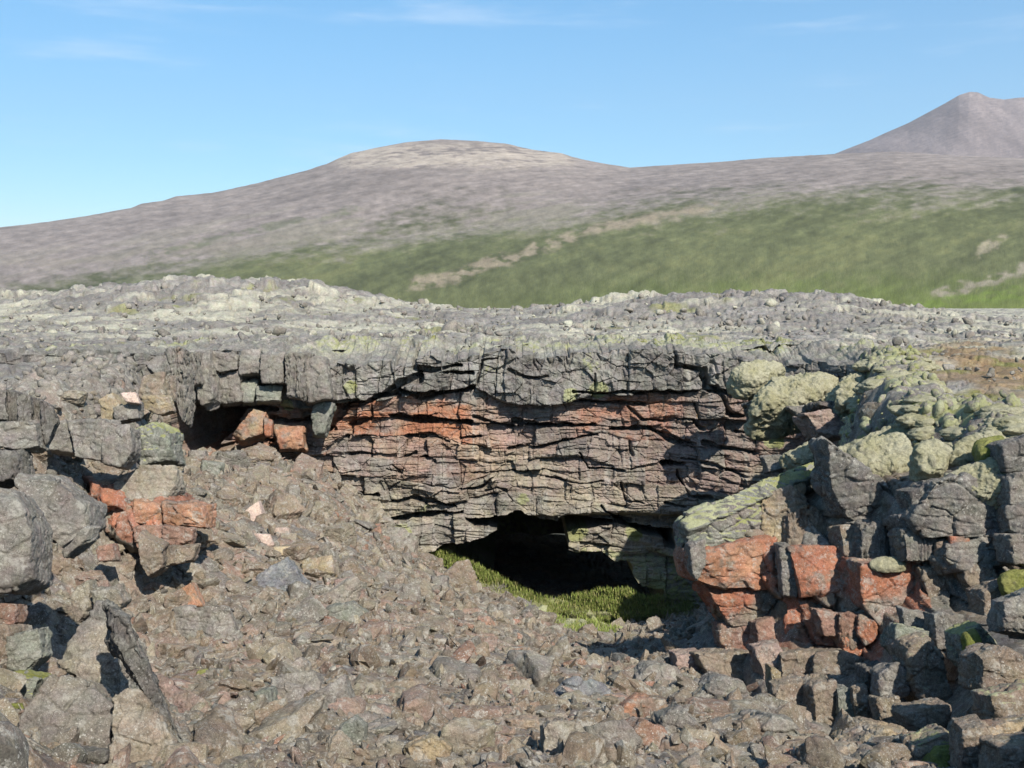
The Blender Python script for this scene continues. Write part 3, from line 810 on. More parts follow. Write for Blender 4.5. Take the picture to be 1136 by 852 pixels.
blk = sstep(.35, .6, fbm(XX * 4, ZZ * .5, None, 3, 204)) * (lay >= 4); C = mixc(C, dgrey * .9, blk * .5)
mossf = np.zeros(XX.shape)
for (mx, my, mr, ma) in [(663, 432, 12, 1), (632, 437, 10, 1), (323, 448, 9, 1), (220, 405, 5, 1), (392, 428, 10, .8), (545, 410, 12, .5), (415, 585, 12, .9), (445, 590, 14, .9), (575, 584, 14, 1), (640, 592, 16, 1), (706, 595, 12, 1), (693, 632, 8, 1), (733, 655, 12, 1), (860, 488, 12, 1), (655, 404, 24, .5), (470, 565, 10, .6), (580, 553, 12, .6)]:
    qx, qz = px_to_wall(mx, my); rr_ = mr * 32 / F
    mossf = np.maximum(mossf, ma * np.exp(-(((XX - qx) / rr_) ** 2 + ((ZZ - qz) / rr_) ** 2) ** 1.5))
mossf = np.maximum(mossf, .55 * sstep(-7.0, -7.6, ZZ))
mt = sstep(-.35, .35, fbm(XT * .7, Yt * .7, None, 4, 205) + .25 * sstep(-3, 5, XT)) * sstep(.05, .3, tb)
Ct = np.zeros(XT.shape + (3,)); Ct[:] = grey * .98; Ct = mixc(Ct, np.array((.355, .345, .265)), mt * .62)
Ct *= (.85 + .3 * rnd1(np.floor(XT * 3) + 91 * np.floor(Yt * 3), 6))[..., None]
Call = np.concatenate([Ct, C]).reshape(-1, 3); Mall = np.concatenate([mt * .45 + .1 * sstep(.1, .5, tb), mossf]).ravel()
Vf = V.reshape(-1, 3)
Fq = gridfaces(NRW, NXC).reshape(NRW - 1, NXC - 1, 4)
fl = np.concatenate([np.full((NTOP, NXC - 1), 0), lay[:-1, :-1]])[:NRW - 1]
fc = np.concatenate([np.zeros((NTOP, NXC - 1), bool), cave[:-1, :-1] | cave[1:, 1:] | cave[1:, :-1] | cave[:-1, 1:]])[:NRW - 1]
cliff = bpy.data.objects.new('cliff', None); COL.objects.link(cliff); cliff.location = (0, 32.4, -8.0)
tag(cliff, 'layered lava wall with rust red beds and a black cave mouth at its foot', 'cliff')
for nm, msk, lb in [('rim_ledge', (fl == 0) & ~fc, 'grey weathered top bed of the wall'), ('rust_bed', (fl >= 1) & (fl <= 2) & ~fc, 'rust red and orange bed under the grey rim'),
                    ('middle_bed', (fl >= 3) & (fl <= 5) & ~fc, 'brownish grey beds of thin cracked slabs'), ('cave_lip', (fl >= 6) & ~fc, 'pale yellowish grey bed over the cave mouth'), ('cave', fc, 'black hollow of the cave')]:
    v_, q_, c_, m_ = compact(Vf, Fq[msk], Call, Mall)
    o = link(nm, mesh_from(nm, v_ - np.array(cliff.location), q_, 4, M_FAR, c_, m_), cliff)
    o['label'] = lb
#@@ROCKS
# ------------------------------------------------------------------ single rocks
GY = np.array((.188, .172, .148)); DG = np.array((.140, .130, .115)); BR = np.array((.215, .172, .128)); RD = np.array((.33, .135, .078)); ORG = np.array((.34, .18, .108))
PK = np.array((.27, .20, .165)); OC = np.array((.30, .24, .15)); TN = np.array((.25, .22, .17)); PW = np.array((.50, .385, .32)); GG = np.array((.19, .195, .16)); BL = np.array((.175, .18, .185)); RB = np.array((.25, .15, .11))
SEED = [100]
BLK = []
LAND = []          # picture centre and short name of the rocks one can point to
POLYS = []         # where they stand in the picture

def tint(W, N, col, seed, col2=None, amount=.5, moss=0.0):
    n = fbm(W[:, 0] * 1.1, W[:, 1] * 1.1, W[:, 2] * 1.4, 4, seed)
    c = col * (1 + .17 * n)[:, None]
    if col2 is not None:
        m = sstep(-.15, .25, fbm(W[:, 0] * .9, W[:, 1] * .9, W[:, 2] * 1.2, 4, seed + 3) + (amount - .5) * 1.4)
        c = c * (1 - m[:, None]) + col2 * (1 + .17 * n)[:, None] * m[:, None]
    if col[0] > 1.7 * col[2]:
        m = .85 * sstep(.12, .5, fbm(W[:, 0] * 2.3, W[:, 1] * 2.3, W[:, 2] * 2.6, 5, seed + 8, .6)) + .15 * sstep(.2, .8, N[:, 2])
        m = np.clip(m, 0, .9)
        c = c * (1 - m[:, None]) + np.array((.205, .165, .128)) * (1 + .2 * n)[:, None] * m[:, None]
    mo = moss * np.clip(sstep(.05, .75, N[:, 2] + .35 * n), 0, 1)
    return c, mo

def B(name, c, pts, col, label, cat='rock', Y=None, dy=-.25, thick=None, yaw=0., pitch=12., moss=.25, mat=None, p=60., grow=1.07, group=None, col2=None, amount=.5, rough=1., strata=.35, chips=5, short=None, parent=None, lmp=0.):
    SEED[0] += 1; sd = SEED[0]; rg = np.random.default_rng(sd)
    px = np.array(crop(c, pts))
    px = px.mean(0) + (px - px.mean(0)) * grow
    # order the outline so that it turns one way
    cxp, cyp = px.mean(0)
    ar = np.sum(px[:, 0] * np.roll(px[:, 1], -1) - np.roll(px[:, 0], -1) * px[:, 1])
    if ar < 0: px = px[::-1]
    if Y is None: Y = hit(cxp, cyp)[1] + dy
    if Y < 14.2 and cyp < 665 and cxp > 900: Y += .6 * (14.2 - Y)
    yaw = math.radians(yaw + rg.uniform(-9, 9)); pit = math.radians(pitch + rg.uniform(-5, 5))
    nrm = np.array([math.sin(yaw) * math.cos(pit), -math.cos(yaw) * math.cos(pit), math.sin(pit)])
    Cc = at(cxp, cyp, Y)
    P3 = []
    for a, b in px:
        d = ray(a, b); P3.append(d * (Cc @ nrm) / (d @ nrm))
    P3 = np.array(P3)
    wdt = np.linalg.norm(P3.max(0) - P3.min(0)); size = math.sqrt(max(.004, abs(ar) / 2) ) * Y / F
    th = min(thick, 1.15 * size) if thick else size * .9
    O = Cc - nrm * th * .5
    N, D = [], []
    m = len(P3)
    for i in range(m):
        a, b = P3[i], P3[(i + 1) % m]
        e = (b - a) / (np.linalg.norm(b - a) + 1e-9)
        s = np.cross(e, nrm); mid = (a + b) / 2
        if s @ (mid - Cc) < 0: s = -s
        s = s + nrm * rg.uniform(-.04, .10); s /= np.linalg.norm(s)
        dd = s @ (mid - O)
        if dd > .02 * size: N.append(s); D.append(dd)
    for q in range(3):
        f = nrm + rg.normal(0, .13, 3); f /= np.linalg.norm(f); N.append(f); D.append(f @ (Cc - O) * rg.uniform(.96, 1.06))
    N.append(-nrm); D.append(th * .5)
    cor = np.concatenate([P3, P3 - nrm * th]) - O
    for q in range(chips):
        f = rg.normal(0, 1, 3); f /= np.linalg.norm(f)
        if f @ nrm < -.2: f = -f
        N.append(f); D.append((cor @ f).max() * rg.uniform(.80, .97))
    for ax in np.concatenate([np.eye(3), -np.eye(3)]):
        N.append(ax); D.append((cor @ ax).max() * 1.02 + .01)
    N = np.array(N); D = np.array(D)
    ext = np.abs(cor).max(0) * .8 + .02
    spx = wdt * F / Y
    n = int(np.clip(spx / 2.0, 7, 58))
    V, Q = polytope(N, D, ext, n, p)
    V = roughen(V, Q, max(size, .08), sd, O, rough, strata, mat is M_RIB)
    if lmp:
        Nn = vnormals(V, Q); W = V + O
        V = V + Nn * (lmp * (1.7 * fbm(W[:, 0] * 1.6, W[:, 1] * 1.6, W[:, 2] * 1.6, 3, sd) + .9 * np.abs(fbm(W[:, 0] * 4, W[:, 1] * 4, W[:, 2] * 4, 3, sd + 1)) + .5 * fbm(W[:, 0] * 13, W[:, 1] * 13, W[:, 2] * 13, 3, sd)))[:, None]
    NN = vnormals(V, Q)
    cv, mo = tint(V + O, NN, np.asarray(col), sd, col2, amount, moss)
    me = mesh_from(name, V, Q, 4, mat or M_ROCK, cv, mo)
    if parent is not None:
        o = link(name, me, parent, O - np.array(parent.location))
    else:
        o = link(name, me, None, O); tag(o, label, cat, group)
        BLK.append((cxp, cyp, Y, group))
        LAND.append((cxp, cyp, spx, short or None)); POLYS.append([tuple(q) for q in px])
    return o

G_OUT = 'blocks of the broken outcrop with the red faces'
G_LEFT = 'blocks of the left rim of the pit'
G_FORE = 'boulders lying in front on the scree'
G_RIM = 'blocks along the far rim'
def out(c, pts, col, label, **k): return B(k.pop('name', 'lava_block'), c, pts, col, label, k.pop('cat', 'rock'), group=k.pop('group', G_OUT), grow=k.pop('grow', 1.13), **k)
def lef(c, pts, col, label, **k): return B(k.pop('name', 'lava_block'), c, pts, col, label, k.pop('cat', 'rock'), group=k.pop('group', G_LEFT), **k)
def fore(c, pts, col, label, **k): return B(k.pop('name', 'boulder'), c, pts, col, label, k.pop('cat', 'boulder'), group=k.pop('group', G_FORE), **k)
def rimb(c, pts, col, label, **k): return B(k.pop('name', 'rim_block'), c, pts, col, label, k.pop('cat', 'rock'), group=k.pop('group', G_RIM), mat=k.pop('mat', M_FAR), **k)

# --- right outcrop, from its mossy top down
out(5, [(95, 565), (320, 485), (520, 400), (538, 432), (330, 540), (120, 605)], GG, 'long leaning beam of rock under pale moss, lying along the outcrop top', Y=16.0, thick=1.0, moss=1.0, pitch=40, short='the mossy leaning beam', chips=2)
out(5, [(78, 605), (140, 570), (230, 565), (300, 575), (308, 680), (150, 714), (85, 685)], GG, 'rounded greenish grey block at the low end of the mossy beam', Y=15.8, thick=1.6, moss=.8, col2=GY, short='the rounded mossy block')
out(5, [(312, 540), (400, 515), (450, 555), (440, 700), (318, 688)], BR, 'brown block with ochre top under the middle of the mossy beam', Y=15.8, thick=1.6, col2=OC, amount=.4)
out(5, [(405, 600), (470, 570), (545, 640), (548, 708), (400, 705)], BR, 'ribbed brown block right of the ochre topped brown block', Y=15.6, thick=1.3, mat=M_RIB, moss=.1)
out(5, [(315, 505), (440, 470), (445, 560), (395, 600), (318, 560)], OC, 'ochre crust of rock just beneath the mossy beam', Y=16.1, thick=1.0, moss=.2, col2=ORG, amount=.35)
out(8, [(104, 205), (112, 180), (240, 150), (356, 143), (386, 230), (362, 282), (200, 285), (120, 262)], RD, 'large brick red block under the rounded mossy block', Y=15.4, thick=1.4, moss=0, col2=ORG, amount=.45, strata=.1, rough=.7, short='the large brick red block', chips=3)
out(8, [(84, 150), (130, 142), (136, 200), (112, 260), (95, 235)], GY, 'narrow grey slab against the left end of the large brick red block', Y=15.3, thick=.8)
out(8, [(150, 275), (362, 278), (366, 330), (300, 395), (230, 402), (178, 330)], RD, 'cracked orange brown block just below the large brick red block', Y=15.5, thick=1.3, col2=BR, amount=.5)
out(8, [(180, 400), (300, 390), (304, 480), (200, 492)], RB, 'rust brown block low on the outcrop beside the shaded hollow', Y=15.5, thick=1.2, short='the rust brown low block')
out(8, [(300, 400), (355, 380), (368, 470), (305, 478)], RB, 'small rust brown block right of the low rust brown one', Y=15.2, thick=.9)
out(8, [(372, 160), (405, 150), (440, 240), (420, 310), (380, 300)], GY, 'steep grey flake between the two upper red blocks', Y=15.0, thick=.9)
out(8, [(402, 165), (546, 163), (572, 298), (440, 312), (425, 250)], RD, 'red block with a grey upper left corner beside the wide dark cleft', Y=14.8, thick=1.3, moss=0, col2=GY, amount=.35, strata=.1, rough=.7, short='the red block beside the cleft', chips=3)
out(8, [(398, 325), (560, 308), (585, 350), (560, 440), (480, 500), (400, 480)], RD, 'low vermilion red block under the red block with the grey corner', Y=14.9, thick=1.3, moss=0, col2=ORG, amount=.4, strata=.2)
out(8, [(488, 358), (552, 368), (560, 436), (512, 432)], RB, 'small dark red wedge stuck on the low vermilion block', Y=14.3, thick=.6)
out(8, [(556, 372), (620, 366), (640, 440), (600, 478), (566, 450)], RB, 'small brownish red block with a fluted face left of the cleft foot', Y=14.2, thick=.8, mat=M_RIB)
out(8, [(618, 372), (668, 372), (672, 440), (640, 460), (615, 430)], RD, 'small bright red block at the foot of the wide dark cleft', Y=14.1, thick=.7)
out(8, [(566, 440), (668, 436), (666, 500), (580, 495)], RD, 'flat red block beneath the small red blocks of the cleft', Y=14.2, thick=.9)
out(8, [(562, 92), (640, 82), (638, 205), (578, 190)], BR, 'brown block with a red patch left of the fluted grey block', Y=14.8, thick=1.2, col2=RD, amount=.25)
out(8, [(634, 86), (754, 88), (762, 190), (640, 202)], GY, 'fluted grey block above the square red block', Y=14.5, thick=1.2, mat=M_RIB)
out(8, [(634, 213), (822, 206), (832, 330), (800, 352), (700, 402), (646, 340)], RD, 'square red block with rosy face right of the wide dark cleft', Y=14.0, thick=1.4, moss=0, col2=PK, amount=.42, strata=.1, rough=.7, short='the square red block', chips=3)
out(5, [(530, 365), (600, 400), (645, 465), (742, 540), (757, 622), (640, 632), (590, 602), (545, 520)], DG, 'big dark grey slab hanging over the wide dark cleft', Y=14.9, thick=1.3, pitch=6, short='the big dark hanging slab', moss=.2)
out(5, [(828, 605), (880, 500), (960, 478), (1060, 538), (1088, 620), (1040, 657), (870, 672)], DG, 'massive grey block with pale speckles beneath the broad moss cushion', Y=12.9, thick=1.8, col2=GY, short='the massive speckled grey block', moss=.15)
out(5, [(780, 528), (850, 510), (870, 560), (826, 640), (800, 590)], DG, 'dark grey wedge left of the massive speckled block', Y=13.6, thick=1.0, moss=.3)
out(5, [(908, 690), (1090, 650), (1106, 745), (930, 772), (898, 722)], GY, 'flat grey block just beneath the massive speckled block', Y=12.7, thick=1.3, short='the flat grey block')
out(5, [(765, 650), (862, 648), (862, 742), (782, 745)], GY, 'cracked pale grey block between square red block and flat grey block', Y=13.4, thick=1.1, mat=M_RIB)
out(5, [(905, 668), (962, 668), (962, 694), (908, 700)], RD, 'thin reddish chip wedged above the flat grey block', Y=12.9, thick=.6)
out(5, [(862, 690), (905, 680), (905, 740), (862, 742)], BR, 'little brown block wedged left of the flat grey block', Y=13.2, thick=.8)
out(8, [(826, 225), (900, 228), (952, 262), (942, 372), (848, 362)], RB, 'dull brown red block to the right of the square red block', Y=13.4, thick=1.2, col2=BR, short='the dull brown red block')
out(8, [(930, 222), (1040, 214), (1062, 262), (1000, 382), (952, 370), (956, 262)], GY, 'tall grey brown block under the flat grey block', Y=12.4, thick=1.2, col2=BR)
out(5, [(1078, 380), (1180, 350), (1180, 470), (1092, 458)], DG, 'dark speckled block at the head of the right slope', Y=12.5, thick=1.2, moss=.3)
out(5, [(1096, 476), (1180, 470), (1180, 584), (1102, 566)], GY, 'pale grey block below the dark speckled block', Y=12.2, thick=1.2)
out(5, [(1086, 572), (1180, 560), (1180, 668), (1098, 645)], DG, 'dark grey block at the right of the massive speckled block', Y=12.0, thick=1.1)
out(5, [(1104, 668), (1180, 660), (1180, 760), (1112, 752)], GY, 'grey block just above the bright green moss', Y=11.4, thick=1.0)
out(8, [(480, 600), (543, 590), (556, 770), (500, 802), (486, 742)], BR, 'upright brown column with a smooth front below the red blocks', name='lava_column', Y=12.6, thick=.9, short='the upright brown column')
out(8, [(555, 620), (600, 612), (612, 770), (562, 792)], GG, 'greenish grey column right of the smooth brown column', name='lava_column', Y=12.5, thick=.8)
out(8, [(600, 612), (642, 608), (645, 742), (612, 764)], BR, 'slim brown column on the right of the greenish grey column', name='lava_column', Y=12.4, thick=.8)
out(8, [(640, 540), (694, 528), (684, 610), (640, 622)], DG, 'dark ribbed stub above the slim brown column', Y=12.7, thick=.7, mat=M_RIB)
out(8, [(688, 562), (740, 528), (777, 560), (782, 622), (740, 642), (690, 632)], GY, 'round grey knob between the columns and the brown pillar', Y=12.1, thick=.9, p=14)
out(8, [(680, 640), (742, 635), (762, 700), (700, 772), (688, 702)], BR, 'brown block beneath the round grey knob', Y=11.8, thick=.9)
out(8, [(778, 470), (862, 450), (902, 560), (922, 652), (840, 652), (800, 602)], BR, 'stout rounded brown pillar left of the deep black gap', name='lava_pillar', Y=12.0, thick=1.2, p=16, moss=.45, short='the stout brown pillar')
out(8, [(740, 400), (862, 430), (850, 482), (762, 492), (738, 462)], GG, 'greenish ledge block on top of the stout brown pillar', Y=12.5, thick=1.0, moss=.5)
out(8, [(758, 358), (842, 378), (822, 425), (768, 420)], GY, 'small knobbly grey block under the square red block', Y=12.9, thick=.8)
out(8, [(862, 368), (940, 378), (922, 472), (872, 472)], GY, 'speckled grey block right of the greenish ledge block', Y=12.4, thick=.8)
out(8, [(770, 690), (902, 660), (912, 742), (820, 784)], BR, 'broad brown block at the foot of the stout pillar', Y=11.0, thick=1.0)
out(8, [(600, 800), (702, 742), (782, 762), (802, 852), (700, 900), (600, 880)], OC, 'large ochre brown boulder at the foot of the outcrop columns', Y=10.0, thick=1.2, col2=BR, name='boulder', cat='boulder', short='the large ochre boulder')
out(8, [(45, 502), (122, 494), (127, 592), (60, 612)], PK, 'pinkish block standing at the edge of the dark shadow', Y=15.3, thick=.8, moss=0, short='the pinkish block')
out(8, [(127, 502), (292, 490), (302, 602), (180, 622)], BR, 'wide brown block right of the pinkish block', Y=15.0, thick=1.1)
out(8, [(300, 480), (372, 470), (382, 562), (330, 592)], PK, 'rosy brown block below the small rust brown block', Y=14.4, thick=.9, moss=0)
out(8, [(372, 500), (470, 490), (480, 560), (440, 610), (380, 590)], BR, 'rough brown block beneath the low vermilion block', Y=14.2, thick=1.0)
out(8, [(480, 495), (580, 490), (640, 520), (630, 600), (490, 595)], BR, 'crumbly brown block right of the rough brown block', Y=13.9, thick=1.0)
out(8, [(350, 600), (440, 590), (445, 690), (400, 720), (370, 680)], BR, 'square brown block left of the upright brown column', Y=12.9, thick=.9)
out(8, [(338, 540), (372, 560), (372, 690), (345, 650)], OC, 'thin ochre upright slab left of the square brown block', Y=13.2, thick=.6)
out(8, [(95, 642), (180, 574), (270, 600), (282, 702), (150, 742)], GY, 'round lichen speckled boulder below the wide brown block', name='boulder', cat='boulder', Y=13.2, thick=1.2, p=12, short='the round speckled boulder')
out(8, [(250, 720), (330, 700), (402, 720), (472, 790), (452, 880), (260, 880)], GY, 'broad grey boulder in front of the upright brown column', name='boulder', cat='boulder', Y=10.6, thick=1.2, col2=BR)
out(8, [(0, 682), (70, 640), (142, 740), (132, 800), (30, 822)], GY, 'tilted grey boulder left of the round speckled boulder', name='boulder', cat='boulder', Y=12.4, thick=1.0, col2=PK, amount=.3)
out(8, [(940, 440), (1000, 410), (1062, 470), (1012, 562), (950, 542)], GG, 'mossy greenish block at the top of the deep black gap', Y=11.4, thick=.9, moss=.8)
out(8, [(1080, 330), (1190, 290), (1190, 442), (1090, 422)], GG, 'greenish grey block just below the bright green moss', Y=10.8, thick=1.0, moss=.4, col2=GY)
out(8, [(1018, 290), (1082, 260), (1102, 342), (1022, 372)], BR, 'leaning brown block between tall grey brown block and bright moss', Y=11.5, thick=.8)
out(8, [(1018, 500), (1082, 480), (1190, 540), (1190, 622), (1030, 602)], BR, 'long brown block right of the deep black gap', Y=9.8, thick=1.1)
out(8, [(1040, 630), (1190, 600), (1190, 702), (1060, 722)], ORG, 'orange ochre slab beneath the long brown block', Y=9.2, thick=1.0, col2=BR, moss=.5)
out(8, [(1030, 722), (1190, 702), (1190, 790), (1040, 775)], OC, 'ochre brown slab under the orange ochre slab', Y=8.7, thick=1.0, col2=RB)
out(8, [(950, 742), (1020, 730), (1062, 800), (1062, 900), (950, 900)], BR, 'brown boulder standing below the deep black gap', Y=8.6, thick=1.0, name='boulder', cat='boulder')
out(8, [(1080, 800), (1190, 785), (1190, 900), (1075, 900)], BR, 'brown boulder under the ochre brown slab', Y=8.1, thick=.9, name='boulder', cat='boulder')
out(8, [(800, 790), (900, 750), (950, 790), (945, 900), (800, 900)], BR, 'rough brown boulder right of the large ochre boulder', Y=9.2, thick=1.0, name='boulder', cat='boulder', moss=.5)

def moss(c, pts, label, **k): return B('moss_cushion', c, pts, (.2, .2, .1), label, 'moss', mat=k.pop('mat', M_MOSS), p=k.pop('p', 5.), grow=1.12, strata=0, rough=.7, lmp=k.pop('lmp', .10) * .6, pitch=k.pop('pitch', 44), group='moss cushions on the rim', chips=2, **k)
moss(5, [(590, 375), (700, 310), (800, 330), (780, 440), (690, 455), (620, 430)], 'pale moss cushion draped behind the big dark hanging slab', Y=15.6, thick=1.4)
moss(5, [(560, 345), (700, 300), (900, 300), (1000, 320), (880, 360), (700, 380)], 'long low moss bank at the back of the outcrop top', Y=17.6, thick=1.6)
moss(5, [(885, 460), (940, 420), (1060, 398), (1098, 462), (1085, 525), (990, 512)], 'broad moss cushion on the massive speckled grey block', Y=13.0, thick=1.1)
moss(5, [(808, 440), (815, 380), (880, 355), (915, 380), (890, 450), (830, 455)], 'rounded moss lump with a dark bare flank behind the broad cushion', Y=14.2, thick=1.0, p=9.)
moss(5, [(900, 400), (960, 340), (1080, 330), (1090, 390), (960, 420)], 'yellowish green moss cushion near the head of the right slope', Y=14.6, thick=1.1, mat=M_MOSS)
moss(5, [(995, 345), (1080, 335), (1085, 380), (1010, 390)], 'bright green moss patch on top of the right slope', pitch=62, Y=14.0, thick=.5, mat=M_MOSSG, lmp=.05)
moss(5, [(1065, 790), (1130, 762), (1180, 775), (1180, 850), (1090, 852)], 'vivid green moss clump on the right slope', pitch=30, Y=11.0, thick=.22, mat=M_MOSSG, lmp=.06)
moss(8, [(640, 196), (690, 178), (765, 184), (775, 204), (700, 214)], 'greenish moss pad lying on the square red block', Y=13.95, thick=.14, pitch=64, lmp=.03)
moss(8, [(950, 420), (985, 400), (1005, 430), (1000, 480), (960, 470)], 'little green moss clump hanging over the deep black gap', Y=11.2, thick=.2, mat=M_MOSSG, lmp=.04)
moss(8, [(870, 760), (930, 740), (960, 820), (930, 900), (860, 900)], 'olive moss running down below the stout brown pillar', Y=9.0, thick=.5, mat=M_MOSSG, lmp=.05)
# --- the moss-hung ledge at the back right
moss(5, [(278, 218), (330, 152), (450, 108), (560, 108), (585, 180), (480, 205), (380, 242), (290, 252)], 'large moss cushion overhanging the dark ledge beside the far wall', Y=27.0, thick=2.4, pitch=48, lmp=.16)
moss(5, [(555, 185), (600, 120), (670, 108), (765, 190), (775, 222), (640, 224), (580, 244)], 'second large moss cushion at the right end of the dark ledge', Y=25.2, thick=2.2, pitch=48, lmp=.15)
moss(5, [(215, 110), (300, 90), (400, 95), (330, 150), (290, 170), (230, 150)], 'flat moss pad on the rim left of the large overhanging cushion', Y=29.2, thick=1.5, pitch=50)
moss(5, [(650, 215), (780, 190), (900, 230), (860, 300), (700, 310)], 'flat pale moss sheet right of the dark ledge', Y=22.2, thick=1.6, pitch=58)
moss(5, [(380, 385), (500, 362), (522, 400), (440, 425)], 'moss cushion on the low block at the foot of the dark ledge', Y=22.5, thick=1.0)
rimb(5, [(285, 240), (480, 195), (560, 215), (470, 262), (300, 280)], DG, 'dark fluted rock hanging under the large moss cushion', Y=27.2, thick=1.6, mat=M_RIB, moss=.3)
rimb(5, [(490, 195), (640, 226), (740, 215), (745, 255), (600, 290), (500, 250)], DG, 'dark rock face under the second large moss cushion', Y=25.6, thick=1.6, mat=M_RIB, moss=.3)
rimb(5, [(370, 262), (450, 258), (500, 290), (480, 335), (440, 300)], GY, 'grey pillar block below the large overhanging moss cushion', Y=26.4, thick=1.2)
rimb(5, [(455, 280), (535, 268), (595, 320), (580, 348), (500, 342)], PK, 'pinkish grey block under the dark ledge', Y=25.2, thick=1.2, moss=0)
rimb(5, [(590, 292), (702, 270), (692, 310), (600, 318)], GY, 'low grey sill block under the second large moss cushion', Y=24.4, thick=1.2)
rimb(5, [(312, 415), (422, 405), (412, 442), (330, 465)], GY, 'flat grey slab at the foot of the dark ledge', Y=23.0, thick=1.0)

# --- blocks along the far rim, left part
rimb(3, [(512, 88), (562, 80), (578, 170), (580, 268), (556, 312), (545, 230), (517, 150)], GY, 'tall leaning grey pillar at the mouth of the dark recess', name='lava_pillar', Y=27.6, thick=.9, mat=M_RIB, moss=0, col2=PK, amount=.3, chips=2)
rimb(3, [(578, 92), (615, 82), (632, 185), (602, 198), (580, 150)], GY, 'thin hanging block right of the tall leaning pillar', Y=30.2, thick=1.6, mat=M_RIB)
rimb(3, [(618, 90), (650, 80), (662, 225), (632, 252), (618, 230)], GY, 'hanging grey column with a club end over the dark recess', name='lava_column', Y=30.4, thick=1.4, chips=2)
rimb(3, [(662, 84), (745, 98), (742, 140), (690, 150), (660, 120)], GY, 'gnarled grey block on the rim over the recess', Y=30.9, thick=1.5)
rimb(3, [(688, 158), (752, 150), (757, 240), (690, 247)], GY, 'knobbly grey block under the gnarled rim block', Y=31.0, thick=1.5)
rimb(3, [(752, 80), (820, 76), (815, 148), (756, 152)], GY, 'square grey rim block above a black notch', Y=31.0, thick=1.5)
rimb(3, [(758, 178), (812, 172), (800, 242), (762, 242)], GG, 'squat greenish grey block under the black notch', Y=31.2, thick=1.4)
rimb(3, [(820, 98), (892, 90), (890, 182), (820, 182)], GY, 'tall square grey rim block above the long grey block', Y=30.8, thick=1.6)
rimb(3, [(808, 192), (890, 190), (880, 238), (808, 238)], GG, 'long greenish grey block hanging over the rust bed', Y=31.0, thick=1.5)
rimb(3, [(897, 95), (960, 92), (955, 235), (900, 220)], GY, 'fluted grey rim block right of the tall square one', Y=30.6, thick=1.6, mat=M_RIB)
rimb(3, [(958, 100), (1020, 105), (1042, 228), (962, 240)], GY, 'rounded grey rim block where the rim dips', Y=30.7, thick=1.6)
rimb(3, [(738, 338), (798, 265), (842, 278), (832, 340), (762, 362)], ORG, 'orange slab leaning in the recess under the rim', Y=31.0, thick=1.0, moss=0, col2=OC, amount=.4)
rimb(3, [(832, 292), (857, 300), (852, 350), (832, 350)], RD, 'thin red slab beside the orange leaning slab', Y=30.9, thick=.7, moss=0)
rimb(3, [(862, 312), (952, 320), (956, 386), (882, 390)], ORG, 'orange block with a black slot right of the orange leaning slab', Y=31.0, thick=.9, moss=0, col2=RD)
rimb(3, [(985, 250), (1052, 245), (1022, 342), (982, 345)], GG, 'greenish grey slanting block among the orange ones', Y=31.1, thick=1.0)

# --- left rim
lef(3, [(-60, 200), (22, 205), (20, 305), (-60, 310)], GY, 'columns of dark lava', name='lava_column', Y=13.4, thick=.8, mat=M_RIB) if False else None
for i, (pts, lb) in enumerate([([(-50, 200), (20, 205), (24, 300), (-50, 306)], 'ribbed dark column at the outer end of the fan, cut by a shadow'),
                               ([(18, 205), (58, 212), (62, 318), (20, 306)], 'second ribbed column of the dark fan, with a pale edge'),
                               ([(56, 214), (92, 222), (104, 345), (70, 385), (54, 322)], 'third ribbed column of the dark fan, splitting at its foot'),
                               ([(90, 222), (128, 234), (136, 350), (112, 382), (98, 345)], 'fourth ribbed column of the dark fan, leaning right'),
                               ([(124, 234), (168, 260), (184, 302), (145, 388), (132, 352)], 'curved ribbed column at the inner end of the dark fan')]):
    lef(3, pts, DG * (.9 if i % 2 else 1.05), lb, name='lava_column', Y=13.6 - .05 * i + .22 * (i % 2), grow=.98, thick=1.0, mat=M_RIB, moss=0, short='the fan of ribbed columns' if i == 3 else None, chips=2, yaw=10)
lef(3, [(-40, 316), (100, 310), (112, 380), (40, 394), (-40, 382)], GY, 'flat grey block under the fan of ribbed columns', Y=13.0, thick=1.0)
lef(3, [(-40, 392), (44, 400), (46, 480), (-40, 502)], DG, 'dark streaked block between the flat grey block and the big boulder', Y=12.8, thick=1.0, mat=M_RIB)
lef(3, [(150, 312), (202, 300), (232, 402), (152, 388)], GY, 'grey ledge block next to the fan of ribbed columns', Y=18.4, thick=1.4)
lef(3, [(204, 304), (322, 303), (332, 432), (238, 412)], GY, 'broad grey ledge block cracked down its face', Y=18.2, thick=1.4, short='the broad grey ledge block')
lef(3, [(322, 308), (405, 318), (412, 402), (380, 442), (328, 432)], GY, 'grey ledge block with a rounded lower corner', Y=18.1, thick=1.3)
lef(3, [(408, 330), (470, 310), (530, 340), (535, 420), (440, 440), (412, 400)], GG, 'mossy rubble block right of the grey ledge', Y=19.0, thick=1.2, moss=.7)
lef(3, [(310, 240), (350, 218), (382, 260), (360, 302), (318, 302)], OC, 'small tan block on the sloping rim beside the pink stone', Y=20.2, thick=.9, moss=0)
lef(3, [(352, 262), (430, 240), (432, 292), (368, 302)], GY, 'rough grey block on the sloping rim under the pink stone', Y=20.0, thick=.9)
lef(3, [(440, 160), (507, 150), (512, 230), (430, 232)], BR, 'brown block on the sloping rim beside the leaning pillar', Y=22.0, thick=1.1)
lef(3, [(448, 226), (530, 230), (542, 272), (490, 284), (450, 262)], OC, 'ochre block under the brown block of the sloping rim', Y=21.4, thick=1.0)
lef(3, [(380, 215), (424, 213), (436, 245), (398, 242)], PW, 'small pinkish white stone on the sloping rim', Y=19.9, thick=.4, moss=0, strata=0, name='pale_stone', cat='stone')
